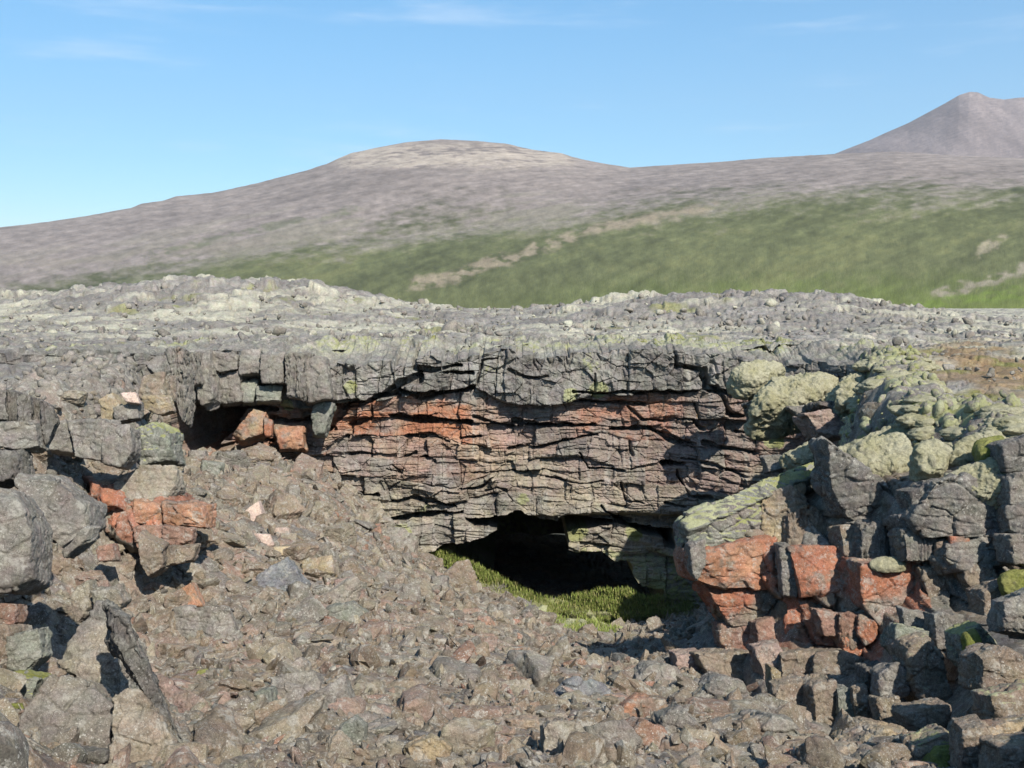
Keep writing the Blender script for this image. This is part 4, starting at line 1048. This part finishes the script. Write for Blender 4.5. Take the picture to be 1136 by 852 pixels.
lef(3, [(360, 482), (440, 450), (547, 445), (552, 480), (510, 550), (380, 552), (362, 520)], TN, 'wide flat tan block over the two orange blocks', Y=18.7, thick=1.4, pitch=25, short='the wide flat tan block')
lef(3, [(278, 490), (352, 490), (357, 545), (300, 542)], ORG, 'orange block left of the wide flat tan block', Y=18.8, thick=1.0, moss=0, col2=BR)
lef(3, [(322, 560), (402, 545), (412, 602), (385, 682), (338, 652)], GY, 'grey block with an orange edge under the orange block', Y=18.4, thick=1.0, col2=ORG, amount=.4)
lef(3, [(420, 555), (506, 570), (506, 625), (420, 625)], RD, 'left one of two orange red blocks under the wide flat tan block', Y=18.3, thick=1.0, moss=0, col2=ORG)
lef(3, [(508, 562), (640, 575), (642, 640), (513, 630)], ORG, 'right one of two orange red blocks under the wide flat tan block', Y=18.2, thick=1.1, moss=0, col2=RB, short='the orange blocks of the left rim')
lef(3, [(414, 640), (506, 634), (506, 702), (428, 702)], RB, 'dull red block beneath the left orange red block', Y=18.0, thick=1.0, moss=0)
lef(3, [(510, 636), (607, 645), (600, 692), (513, 696)], RB, 'brownish red slab beside a black hole', Y=17.9, thick=1.0, moss=0)
lef(3, [(514, 700), (612, 700), (600, 742), (520, 757)], BR, 'brown slab beneath the brownish red slab', Y=17.6, thick=.9)
lef(3, [(434, 660), (506, 704), (506, 762), (460, 792), (440, 742)], BR, 'pointed brown block beneath the dull red block', Y=17.3, thick=.9)
lef(3, [(270, 570), (300, 560), (310, 600), (285, 615)], ORG, 'little orange stone in the dark gap', Y=17.6, thick=.4, moss=0, name='stone', cat='stone')
lef(3, [(300, 700), (350, 690), (360, 740), (310, 745)], RB, 'small brown red stone at the edge of the dark gap', Y=17.0, thick=.5, name='stone', cat='stone')
lef(3, [(48, 468), (150, 488), (250, 558), (257, 640), (182, 702), (90, 602), (45, 522)], GY, 'great smooth grey boulder wedged beside the dark gap', Y=12.6, thick=1.5, strata=.15, rough=.8, moss=.1, name='boulder', cat='boulder', short='the great smooth grey boulder', p=50, chips=9)
lef(3, [(-60, 515), (20, 520), (60, 580), (92, 655), (86, 800), (40, 832), (-60, 830)], GY * 1.05, 'tall pale grey boulder in front of the great smooth one', Y=11.2, thick=1.4, strata=.1, rough=.7, name='boulder', cat='boulder', short='the tall pale grey boulder', p=50, chips=9)
lef(3, [(186, 722), (262, 640), (282, 645), (272, 675), (202, 732)], GY, 'slender grey shard leaning on the great smooth boulder', Y=11.9, thick=.4, name='rock_shard')
lef(6, [(-60, 335), (44, 335), (40, 400), (-60, 402)], RB, 'reddish block under the tall pale grey boulder', Y=11.2, thick=.9, moss=0)
lef(6, [(24, 440), (110, 420), (120, 500), (60, 562), (24, 552)], GG, 'greenish grey block at the lip of the dark gap', Y=10.9, thick=.9)
lef(6, [(-60, 408), (24, 410), (22, 552), (-60, 548)], BR, 'upright brown slab under the reddish block', Y=10.9, thick=.9)
lef(6, [(-60, 580), (40, 565), (110, 580), (90, 650), (20, 680), (-60, 680)], GG, 'low greenish grey rock beside the moss bank', Y=9.6, thick=.9, moss=.6)

# --- foreground boulders
fore(6, [(165, 540), (230, 400), (292, 332), (368, 350), (375, 480), (425, 600), (330, 645), (255, 575)], TN, 'big tilted lichen crusted boulder bearing the dark ribbed shard', Y=9.2, thick=1.2, pitch=32, short='the big tilted boulder', col2=GY)
fore(6, [(38, 720), (140, 575), (250, 568), (345, 660), (338, 795), (260, 822), (110, 845), (45, 800)], TN, 'broad rounded boulder below the big tilted boulder', Y=8.1, thick=1.2, pitch=32, col2=GY, short='the broad rounded boulder')
fore(6, [(345, 640), (425, 595), (560, 795), (540, 880), (345, 880)], TN, 'smooth brown boulder beneath the dark ribbed shard', Y=7.9, thick=1.0, pitch=34, col2=BR)
fore(6, [(358, 372), (410, 398), (470, 540), (582, 790), (552, 812), (425, 575), (365, 485)], DG, 'dark ribbed shard of lava standing on the big tilted boulder', name='rock_shard', cat='rock', Y=8.1, thick=.45, pitch=8, yaw=25, mat=M_RIB, moss=0, short='the dark ribbed shard', chips=1)
fore(6, [(228, 290), (262, 268), (282, 340), (240, 392), (218, 350)], TN, 'thin upright stone at the peak of the big tilted boulder', Y=10.0, thick=.4)
fore(6, [(282, 298), (360, 285), (388, 330), (366, 357), (300, 342)], TN, 'blocky stone capping the big tilted boulder', Y=9.9, thick=.6)
fore(6, [(540, 350), (720, 340), (747, 440), (720, 472), (560, 477)], GY, 'flat faced grey boulder in the middle of the left scree', pitch=30, short='the flat faced grey boulder')
fore(6, [(564, 292), (600, 268), (632, 340), (590, 342)], ORG, 'orange red stone on the scree above the flat faced grey boulder', moss=0, short='the orange red stone', name='stone', cat='stone', strata=0)
fore(6, [(480, 530), (560, 555), (640, 635), (762, 720), (640, 742), (560, 702)], PK * .85, 'flat pinkish slab beside the dark ribbed shard', name='rock_slab', pitch=52, thick=.4)
fore(6, [(1000, 722), (1030, 688), (1136, 638), (1138, 690), (1020, 755)], GY, 'tilted dark grey slab casting a black edge shadow', name='rock_slab', Y=10.5, thick=.35, pitch=55, moss=0, short='the tilted dark slab')
fore(7, [(50, 722), (90, 693), (125, 720), (122, 782), (60, 797)], GG, 'rounded greenish stone under the tilted dark slab')
fore(7, [(-75, 640), (0, 590), (60, 560), (75, 640), (10, 700)], GY, 'sloping grey boulder behind the tilted dark slab', pitch=40)
fore(7, [(722, 620), (770, 565), (880, 578), (922, 612), (900, 672), (800, 702), (722, 662)], BL, 'large blue grey boulder in front of the dark shadow', pitch=30, short='the large blue grey boulder', strata=.1)
fore(7, [(932, 662), (980, 634), (1080, 640), (1072, 690), (1000, 707), (938, 692)], ORG, 'bright orange stone right of the large blue grey boulder', moss=0, short='the bright orange stone', strata=.1, name='stone', cat='stone')
fore(7, [(990, 562), (1040, 513), (1110, 528), (1138, 602), (1100, 640), (1000, 642)], GY, 'lichen covered grey boulder above the bright orange stone', p=14)
fore(7, [(548, 580), (640, 570), (652, 632), (560, 642)], TN, 'tan slab left of the large blue grey boulder', name='rock_slab', pitch=45)
fore(7, [(250, 792), (330, 748), (392, 790), (380, 842), (260, 835)], OC, 'ochre stone lying low in the middle of the scree', short='the ochre stone', name='stone', cat='stone')
fore(7, [(500, 812), (640, 788), (665, 862), (500, 872)], GY, 'grey boulder right of the ochre stone', pitch=35)
fore(7, [(820, 722), (940, 698), (1002, 760), (960, 822), (860, 792)], GY, 'grey boulder below the bright orange stone', pitch=30)
fore(7, [(1060, 700), (1120, 660), (1180, 720), (1120, 800), (1065, 770)], GY, 'angular grey boulder right of the bright orange stone')
fore(7, [(690, 700), (800, 710), (850, 780), (800, 850), (700, 820)], TN, 'tan boulder below the large blue grey boulder', pitch=35)
fore(7, [(10, 352), (90, 328), (142, 370), (110, 412), (20, 402)], GG, 'greenish grey boulder in the middle of the scree slope', short='the greenish grey boulder')
fore(7, [(338, 250), (386, 248), (392, 320), (348, 327)], GY, 'upright grey stone below the grass left of the cave', short='the upright grey stone')
fore(7, [(30, 262), (86, 250), (92, 302), (35, 317)], PK, 'pinkish stone high on the scree slope', moss=0, name='stone', cat='stone', short='the pinkish stone')
fore(3, [(768, 592), (808, 560), (822, 602), (802, 655), (765, 657)], PW, 'tall pinkish white stone on the upper scree', name='pale_stone', cat='stone', group='pale stones on the upper scree', moss=0, strata=0, short='the pale stones')
fore(3, [(800, 660), (850, 664), (862, 695), (820, 702)], PW, 'flat creamy stone at the foot of the tall pinkish white one', name='pale_stone', cat='stone', group='pale stones on the upper scree', moss=0, strata=0)
fore(3, [(862, 640), (905, 640), (912, 680), (870, 686)], PW * .85, 'square pinkish stone right of the flat creamy one', name='pale_stone', cat='stone', group='pale stones on the upper scree', moss=0, strata=0)
fore(3, [(862, 702), (910, 700), (914, 727), (868, 727)], OC * 1.3, 'yellowish flat stone beneath the square pinkish stone', name='pale_stone', cat='stone', group='pale stones on the upper scree', moss=0, strata=0)
fore(6, [(800, 622), (850, 598), (862, 702), (832, 732)], GG, 'slim greenish stone in the left foreground scree')
fore(6, [(850, 560), (1000, 540), (1010, 640), (870, 700)], GY, 'wide grey boulder right of the slim greenish stone', pitch=38)
fore(6, [(800, 250), (900, 190), (950, 260), (900, 330), (820, 320)], BL, 'bluish grey boulder below the pale stones', short='the bluish grey boulder', pitch=30)
fore(6, [(950, 190), (1040, 180), (1050, 230), (960, 250)], OC, 'ochre brown flat stone right of the bluish grey boulder', pitch=40)
fore(3, [(630, 430), (695, 440), (690, 490), (640, 490)], GG, 'rounded greenish boulder at the head of the scree', p=14, short='the boulder at the scree head')
fore(3, [(590, 400), (645, 395), (650, 430), (600, 445)], GY, 'pale crusted boulder at the foot of the dark recess', p=16)
moss(6, [(-70, 640), (40, 625), (85, 660), (60, 740), (-70, 800)], 'olive green moss bank at the near edge of the pit', Y=8.4, thick=.8, mat=M_MOSSG, lmp=.06)
moss(6, [(-70, 800), (50, 770), (100, 830), (90, 900), (-70, 900)], 'dark green moss mound at the lowest near corner', Y=7.3, thick=.8, mat=M_MOSSG, lmp=.06)
for pts, lb in [([(318, 480), (345, 474), (362, 488), (340, 500)], 'tiny moss dot on the big tilted boulder'), ([(615, 545), (650, 535), (672, 548), (640, 570)], 'tiny moss dot on the scree right of the dark ribbed shard')]:
    moss(6, pts, lb, thick=.15, mat=M_MOSSG, lmp=.02, dy=-.22, pitch=45)

def rock_core(name, outline, group, back, label, redzone, step=2.2, seed=600):
    """the solid, jointed rock that the single blocks are breaking away from"""
    us = np.arange(min(p[0] for p in outline), max(p[0] for p in outline), step); vs = np.arange(min(p[1] for p in outline), max(p[1] for p in outline), step)
    U, Vv = np.meshgrid(us, vs)
    bk = np.array([(a, b, c) for a, b, c, g in BLK if g == group])
    w_ = 1 / (((U[..., None] - bk[:, 0]) ** 2 + (Vv[..., None] - bk[:, 1]) ** 2) + 900) ** 1.6
    Yc = (w_ * bk[:, 2]).sum(-1) / w_.sum(-1) + back
    dd = np.clip(polydist(U, Vv, outline) / 42, 0, 1); Yc = Yc + 2.2 * (1 - np.sqrt(1 - (1 - dd) ** 2)) ** 1.3
    D = FW + RT * ((U - 568) / F)[..., None] + UP * ((426 - Vv) / F)[..., None]; D = D / D[..., 1:2]
    P_ = D * Yc[..., None]
    x, z = P_[..., 0], P_[..., 2]
    wx = x + .10 * fbm(x * 2, z * 2, None, 3, seed); wz = z + .10 * fbm(x * 2, z * 2, None, 3, seed + 1)
    ea, ha, ga = cells2(wx * 2.7, wz * 1.7, seed + 2); eb, hb, gb_ = cells2(wx * 7, wz * 5, seed + 3)
    o = .42 * (ha - .5) - .22 * sstep(.09, 0, ea) + .12 * (hb - .5) - .05 * sstep(.1, 0, eb) + .08 * fbm(x * 2.5, z * 2.5, None, 4, seed + 4) + .02 * fbm(x * 14, z * 14, None, 3, seed + 5)
    P_ = P_ - np.array((.12, .95, -.15)) * o[..., None]
    n = fbm(x * 1.3, z * 1.3, None, 4, seed + 6)
    inr = inpoly(U + 9 * n, Vv + 9 * n, redzone)
    c = (BR * .95) * (.8 + .35 * ha)[..., None]
    m = (inr * sstep(-.55, .05, n + .6 * (ha - .4)))[..., None]
    c = c * (1 - m) + RD * (.8 + .35 * hb)[..., None] * m
    m = sstep(.45, .75, ga)[..., None] * (.9 - .7 * m); c = c * (1 - m) + GY * (.8 + .3 * hb)[..., None] * m
    jag = 2 * fbm(U / 16, Vv / 16, None, 3, seed + 7)
    ins_ = inpoly(U + jag, Vv - jag, outline)
    q = gridfaces(len(vs), len(us), (ins_[:-1, :-1] & ins_[1:, 1:] & ins_[1:, :-1] & ins_[:-1, 1:]))
    Pf = P_.reshape(-1, 3)
    v_, q_, c_ = compact(Pf, q, c.reshape(-1, 3))
    base_ = v_.mean(0)
    o_ = link(name, mesh_from(name, v_ - base_, q_, 4, M_ROCK, c_, np.full(len(v_), .05)), None, base_)
    tag(o_, label, 'rock')
    return o_
rock_core('jointed_rock', crop(0, [(782, 585), (830, 560), (900, 540), (930, 500), (1000, 520), (1060, 505), (1180, 480), (1180, 900), (900, 900), (880, 800), (830, 790), (790, 730), (812, 690), (786, 640)]), G_OUT, .42,
          'jointed red and brown rock face that the outcrop blocks are breaking from', crop(8, [(100, 140), (560, 150), (850, 200), (840, 380), (700, 440), (680, 520), (380, 520), (170, 480)]))
rock_core('jointed_rock', crop(3, [(270, 470), (545, 470), (630, 575), (635, 645), (600, 720), (500, 750), (420, 740), (330, 680), (290, 600)]), G_LEFT, .40,
          'jointed orange and brown rock face behind the orange blocks of the left rim', crop(3, [(270, 480), (640, 540), (650, 660), (420, 700), (300, 600)]), seed=640)
#@@SCATTER
# ------------------------------------------------------------------ loose stones of the scree
def scatter(n, rg, power=1.15):
    out_ = []
    while len(out_) < n:
        y = 4.5 * (31.5 / 4.5) ** rg.random(6000)
        x = (rg.random(6000) * 2 - 1) * .60 * y
        k = (rg.random(6000) < (y / 31.5) ** (2 - power)) & inpoly(x, y, PIT) & (polydist(x, y, PIT) > .8) & (y < ybase(x) - .2)
        out_ += list(zip(x[k], y[k]))
    return np.array(out_[:n])

def protos(n, count, seed, p=55):
    L = []
    rg = np.random.default_rng(seed)
    for i in range(count):
        m = rg.integers(9, 14)
        N = rg.normal(0, 1, (m, 3)); N /= np.linalg.norm(N, axis=1, keepdims=True)
        N = np.concatenate([N, np.eye(3), -np.eye(3)])
        D = np.concatenate([rg.uniform(.62, .95, m), np.array([1, 1, 1, 1, 1, 1.]) * rg.uniform(.8, 1.1, 6)])
        V, Q = polytope(N, D, np.ones(3), n, p)
        V = roughen(V, Q, 1.0, seed + i, np.array([i * 7.1, 0, 0]), .8)
        L.append((V, Q))
    return L

def rotm(rg):
    q = rg.normal(0, 1, 4); q /= np.linalg.norm(q); a, b, c, d = q
    return np.array([[1 - 2 * (c * c + d * d), 2 * (b * c - a * d), 2 * (b * d + a * c)], [2 * (b * c + a * d), 1 - 2 * (b * b + d * d), 2 * (c * d - a * b)], [2 * (b * d - a * c), 2 * (c * d + a * b), 1 - 2 * (b * b + c * c)]])

_WARM = np.array((.96, .935, .885))
PALS = [('grey', GY), ('brown', BR), ('tan', TN), ('brownish grey', (GY + BR) / 2), ('pinkish', PK * .9), ('pale grey', GY * 1.3), ('reddish', RB * 1.1), ('dark grey', DG * 1.15)]
PALW = np.array([.13, .27, .22, .22, .06, .05, .02, .03]); PALW /= PALW.sum()

# many small ones: one object
rg = np.random.default_rng(99)
PR = protos(3, 20, 300) + protos(4, 10, 340)
NS = 30000
XY = scatter(NS, rg)
gzz = ground(XY[:, 0], XY[:, 1])
sx, sy = proj(np.stack([XY[:, 0], XY[:, 1], gzz], 1))
ingr = inpoly(sx, sy, GRASS_POLY)
outc = (sx > 775) & (XY[:, 1] > 11.5) & (XY[:, 1] < 19) | (sx > 1010) & (XY[:, 1] > 8.5)
Vs, Qs, Cs, Ms = [], [], [], []; nv = 0
for i in range(NS):
    x, y = XY[i]
    if ingr[i] and rg.random() > .22 or outc[i] and rg.random() > .15: continue
    s = (.022 + .0020 * y) * math.exp(rg.normal(.10, .75))
    s = min(s, .34)
    V, Q = PR[rg.integers(len(PR))]
    sc = np.array([1, rg.uniform(.6, 1), rg.uniform(.4, .8)]) * s
    W = (V @ rotm(rg).T * .5 + V * .5) * sc @ rotm(rg).T
    W = W + (x, y, gzz[i] + s * rg.uniform(-.25, .15))
    c = PALS[rg.choice(len(PALS), p=PALW)][1] * _WARM * rg.uniform(.82, 1.15)
    Vs.append(W); Qs.append(Q + nv); nv += len(V); Cs.append(np.broadcast_to(c, (len(V), 3))); Ms.append(np.full(len(V), .9 if ingr[i] else 0.0))
tag(link('scree', mesh_from('scree', np.concatenate(Vs), np.concatenate(Qs), 4, M_SCREE, np.concatenate(Cs), np.concatenate(Ms), smooth=False)), 'loose brown and grey lava rubble covering the pit slope', kind='stuff')

# the larger ones: each a thing of its own
names = [l for l in LAND if l[3]] + [(620, 640, 100, 'the cave mouth'), (740, 705, 90, 'the dark shadow'), (700, 680, 60, 'the grass strip')]
PB = protos(18, 16, 400, 80)
meshes = {}
def rel(dx, dy):
    if abs(dx) > 1.6 * abs(dy): return 'right of' if dx > 0 else 'left of'
    if abs(dy) > 1.6 * abs(dx): return 'below' if dy > 0 else 'above'
    return ('below and ' if dy > 0 else 'above and ') + ('right of' if dx > 0 else 'left of')
SHAPE = ['angular', 'rounded', 'flat', 'blocky', 'wedge shaped', 'slabby']
made = 0; tried = 0
rg = np.random.default_rng(55)
CANDS = scatter(6100, rg, 1.0)
taken = []
while made < 235 and tried < 6000:
    tried += 1
    x, y = CANDS[tried]
    z = float(ground(np.array([x]), np.array([y]))[0])
    px, py = (float(v) for v in proj(np.array([[x, y, z]])).__iter__()) if False else [float(a[0]) for a in proj(np.array([[x, y, z]]))]
    s = float(np.clip((.13 + .008 * y) * math.exp(rg.normal(.10, .48)), .10, .75))
    r = s * F / y
    s = min(s, (38 if py > 620 else 24) * y / F); r = s * F / y
    if not (0 < px < 1136 and 440 < py < 850): continue
    if 600 < px < 800 and 610 < py < 740 and r > 12: continue
    h = hit(px, py)
    if abs(h[1] - y) > .9: continue
    if inpoly(np.array([px]), np.array([py]), GRASS_POLY)[0]: continue
    if any(inpoly(np.array([px]), np.array([py]), pl)[0] for pl in POLYS): continue
    if px > 780 and (y > 11 or px > 1000): continue
    if any(math.hypot(px - a, py - b) < .75 * (r + c) for a, b, c in taken): continue
    taken.append((px, py, r))
    ci = rg.choice(len(PALS), p=PALW); si = int(rg.integers(len(SHAPE)))
    cn, cvv = PALS[ci]
    dz = {0: .8, 1: .8, 2: .4, 3: .75, 4: .65, 5: .5}[si]
    V, Q = PB[rg.integers(len(PB))]
    sc = np.array([1, rg.uniform(.65, .95), dz * rg.uniform(.85, 1.1)]) * s
    yawr = rg.uniform(0, 6.28); tl = rg.normal(0, .22, 2)
    from mathutils import Euler
    Rm = np.array(Euler((tl[0] - .25, tl[1], yawr)).to_matrix())
    W = V * sc @ Rm.T
    W = roughen(W, Q, s * 1.6, 700 + made, np.array([x, y, z]), .75, .35)
    Nn = vnormals(W, Q)
    cv, mo = tint(W + np.array([x, y, z]), Nn, cvv * _WARM * rg.uniform(.88, 1.08), 900 + made, None, .5, .12)
    o = link('scree_stone', mesh_from('scree_stone', W, Q, 4, M_ROCK, cv, mo, smooth=r > 30), None, (x, y, z + .02 * s))
    big = 'large' if r > 24 else ('mid sized' if r > 14 else 'small')
    cand = sorted(names, key=lambda l: math.hypot(l[0] - px, l[1] - py))
    lab = None
    for l in cand[:3]:
        t_ = f"{big} {SHAPE[si]} {cn} stone {rel(px - l[0], py - l[1])} {l[3]}"
        if t_ not in USED and len(t_.split()) <= 15: lab = t_; break
    if lab is None:
        l = cand[0]
        for q in ('second', 'third', 'fourth', 'fifth'):
            t_ = f"{q} {big} {SHAPE[si]} {cn} stone {rel(px - l[0], py - l[1])} {l[3]}"
            if t_ not in USED: lab = t_; break
    tag(o, lab, 'stone', 'loose stones on the scree slope')
    made += 1
print('stones', made, tried)

# small rubble of the lava field and the rim
rg = np.random.default_rng(77)
Vs, Qs, Cs, Ms = [], [], [], []; nv = 0
PR2 = protos(3, 24, 500)
k_ = 0
ry_ = 9 * (110 / 9) ** rg.random(40000); rx_ = (rg.random(40000) * 2 - 1) * .62 * ry_
ok_ = (rg.random(40000) < (ry_ / 110) ** .45) & ~inpoly(rx_, ry_, PIT) & ~((ry_ > ybase(rx_) - .2) & (ry_ < ybase(rx_) + 1.0) & (np.abs(rx_) < 12))
rx_, ry_ = rx_[ok_][:2600], ry_[ok_][:2600]; rz_ = plain_z(rx_, ry_)
for x, y, z_ in zip(rx_, ry_, rz_):
    s = min(.02 + .0016 * y, .12) * math.exp(rg.normal(0, .5))
    V, Q = PR2[rg.integers(len(PR2))]
    W = V * np.array([1, rg.uniform(.6, 1), rg.uniform(.4, .8)]) * s @ rotm(rg).T + (x, y, z_ + .05 + s * .1 + .001 * y)
    c = GY * rg.uniform(.75, 1.25)
    if rg.random() < .12: c = np.array((.34, .33, .26)) * rg.uniform(.8, 1.1)
    Vs.append(W); Qs.append(Q + nv); nv += len(V); Cs.append(np.broadcast_to(c, (len(V), 3))); Ms.append(np.zeros(len(V))); k_ += 1
rq = rg.uniform(0, 1, (14000, 2)); qx_ = -12 + 24 * rq[:, 0]; qy_ = 9 + 21 * rq[:, 1]
ok_ = (np.abs(qx_) < .62 * qy_) & (polydist(qx_, qy_, PIT) < 1.8) & (np.abs(qx_) > 4)
qx_, qy_ = qx_[ok_][:2400], qy_[ok_][:2400]; qz_ = ground(qx_, qy_)
for x, y, z_ in zip(qx_, qy_, qz_):
    s = min((.03 + .003 * y) * math.exp(rg.normal(0, .5)), .15)
    V, Q = PR2[rg.integers(len(PR2))]
    W = V * np.array([1, rg.uniform(.6, 1), rg.uniform(.4, .8)]) * s @ rotm(rg).T + (x, y, z_)
    Vs.append(W); Qs.append(Q + nv); nv += len(V); Cs.append(np.broadcast_to(GY * rg.uniform(.8, 1.3), (len(V), 3))); Ms.append(np.full(len(V), .55 if x > 0 else .05))
tag(link('rubble', mesh_from('rubble', np.concatenate(Vs), np.concatenate(Qs), 4, M_PLAIN, np.concatenate(Cs), np.concatenate(Ms))), 'small grey lava rubble strewn over the mossy plain', kind='stuff')

# ------------------------------------------------------------------ grass before the cave
rg = np.random.default_rng(5)
gp = np.array(GRASS_POLY); lo, hi = gp.min(0), gp.max(0)
Vs, Qs, Cs = [], [], []; nv = 0; k_ = 0
gpx_ = rg.uniform(lo[0], hi[0], 110000); gpy_ = rg.uniform(lo[1], hi[1], 110000)
ok_ = inpoly(gpx_, gpy_, GRASS_POLY) & (vnoise(gpx_ / 14, gpy_ / 7, None, 3) > rg.uniform(-.6, .35, 110000))
HB = hits(gpx_[ok_][:34000], gpy_[ok_][:34000])
for b in HB:
    if b[1] < 14: continue
    h = rg.uniform(.04, .13); a = rg.uniform(0, 6.28); w_ = rg.uniform(.004, .010); ln = rg.uniform(.2, .8) * h
    d = np.array([math.cos(a), math.sin(a), 0]); s = np.array([-d[1], d[0], 0]) * w_
    b = b + np.array([0, rg.uniform(-.15, .15), -.02])
    P_ = [b - s, b + s, b + d * ln * .35 + (0, 0, h * .6) - s * .8, b + d * ln * .35 + (0, 0, h * .6) + s * .8, b + d * ln + (0, 0, h) - s * .1, b + d * ln + (0, 0, h) + s * .1]
    Vs.append(np.array(P_)); Qs.append(np.array([[0, 1, 3, 2], [2, 3, 5, 4]]) + nv); nv += 6
    c = np.array((.15, .19, .042)) * rg.uniform(.7, 1.3) if rg.random() > .25 else np.array((.25, .24, .09)) * rg.uniform(.8, 1.2)
    Cs.append(np.broadcast_to(c, (6, 3))); k_ += 1
tag(link('grass', mesh_from('grass', np.concatenate(Vs), np.concatenate(Qs), 4, M_GRASS, np.concatenate(Cs))), 'short green grass in front of the cave mouth', kind='stuff')

# carpet of moss over the right rim
rg = np.random.default_rng(41)
rq = rg.uniform(0, 1, (20000, 2)); qx_ = 3.5 + 7 * rq[:, 0]; qy_ = 13 + 15 * rq[:, 1]
sdm = polydist(qx_, qy_, PIT) * np.where(inpoly(qx_, qy_, PIT), 1, -1)
ok_ = (sdm > -1.5) & (sdm < 1.25) & (vnoise(qx_ * .7, qy_ * .7, None, 8) > -.02) & ((qx_ / qy_ < .385) | (qy_ < 16.5))
qx_, qy_, sdm = qx_[ok_][:430], qy_[ok_][:430], sdm[ok_][:430]
qz_ = np.where(sdm < 0, np.maximum(plain_z(qx_, qy_), ground(qx_, qy_)), ground(qx_, qy_))
S_, Q_ = cubesphere(10)
Vs, Qs = [], []; nv = 0
for x, y, z_ in zip(qx_, qy_, qz_):
    s = rg.uniform(.09, .36); a = rg.uniform(0, 6.28)
    W = S_ * (1 + .24 * fbm(S_[:, 0] * 1.3 + x, S_[:, 1] * 1.3 + y, S_[:, 2] * 1.3, 2, 5) + .16 * fbm(S_[:, 0] * 4 + x, S_[:, 1] * 4 + y, S_[:, 2] * 4, 3, 6))[:, None] * np.array([s, s * rg.uniform(.6, 1), s * rg.uniform(.28, .46)])
    W = W @ np.array([[math.cos(a), math.sin(a), 0], [-math.sin(a), math.cos(a), 0], [0, 0, 1]]) + (x, y, z_ - .07)
    Vs.append(W); Qs.append(Q_ + nv); nv += len(W)
tag(link('moss_carpet', mesh_from('moss_carpet', np.concatenate(Vs), np.concatenate(Qs), 4, M_MOSS)), 'pale lumpy carpet of moss over the right rim of the pit', kind='stuff')

def shrub(px, py, Y, h, label, seed):
    rg = np.random.default_rng(seed)
    b = at(px, py, Y); b[2] = float(ground(np.array([b[0]]), np.array([b[1]]))[0])
    Vs, Qs = [], []; nv = 0
    def twig(p, d, L, r, lvl):
        nonlocal nv
        e = p + d * L
        u = np.cross(d, (.3, .5, .8)); u /= np.linalg.norm(u); v = np.cross(d, u)
        ring = [math.cos(k) * u + math.sin(k) * v for k in (0, 1.57, 3.14, 4.71)]
        Vs.append(np.array([p + r * q for q in ring] + [e + r * .6 * q for q in ring]))
        Qs.append(np.array([[k, (k + 1) % 4, 4 + (k + 1) % 4, 4 + k] for k in range(4)]) + nv); nv += 8
        if lvl:
            for _ in range(3):
                d2 = d + rg.normal(0, .5, 3); d2[2] = abs(d2[2]); d2 /= np.linalg.norm(d2)
                twig(p + d * L * rg.uniform(.5, 1), d2, L * .65, r * .65, lvl - 1)
    for _ in range(7):
        d = rg.normal(0, .55, 3); d[2] = 1; d /= np.linalg.norm(d)
        twig(b - (0, 0, .05), d, h * .45, .012, 3)
    o = link('dry_shrub', mesh_from('dry_shrub', np.concatenate(Vs) - b, np.concatenate(Qs), 4, M_TWIG), None, b)
    tag(o, label, 'shrub', 'dry shrubs by the cave')
shrub(518, 628, 29.2, .75, 'leafless pale shrub at the upper end of the grass strip', 1)
shrub(551, 640, 29.0, .6, 'smaller leafless shrub at the black edge of the cave mouth', 2)

# ------------------------------------------------------------------ air
if HAZE:
    bpy.ops.mesh.primitive_cube_add(size=1)
    hz = bpy.context.object; hz.name = 'haze'; hz.data.name = 'haze'
    hz.scale = (26000, 14200, 2600); hz.location = (0, 6500, 1300 - 60)
    m = bpy.data.materials.new('air'); m.use_nodes = True; n = m.node_tree
    n.nodes.remove(n.nodes['Principled BSDF'])
    pv = n.nodes.new('ShaderNodeVolumePrincipled')
    pv.inputs['Color'].default_value = (.80, .88, 1.0, 1); pv.inputs['Density'].default_value = HAZE; pv.inputs['Anisotropy'].default_value = .2
    n.links.new(pv.outputs[0], n.nodes['Material Output'].inputs['Volume'])
    hz.data.materials.append(m); tag(hz, 'thin bluish air over the far hills', kind='stuff')
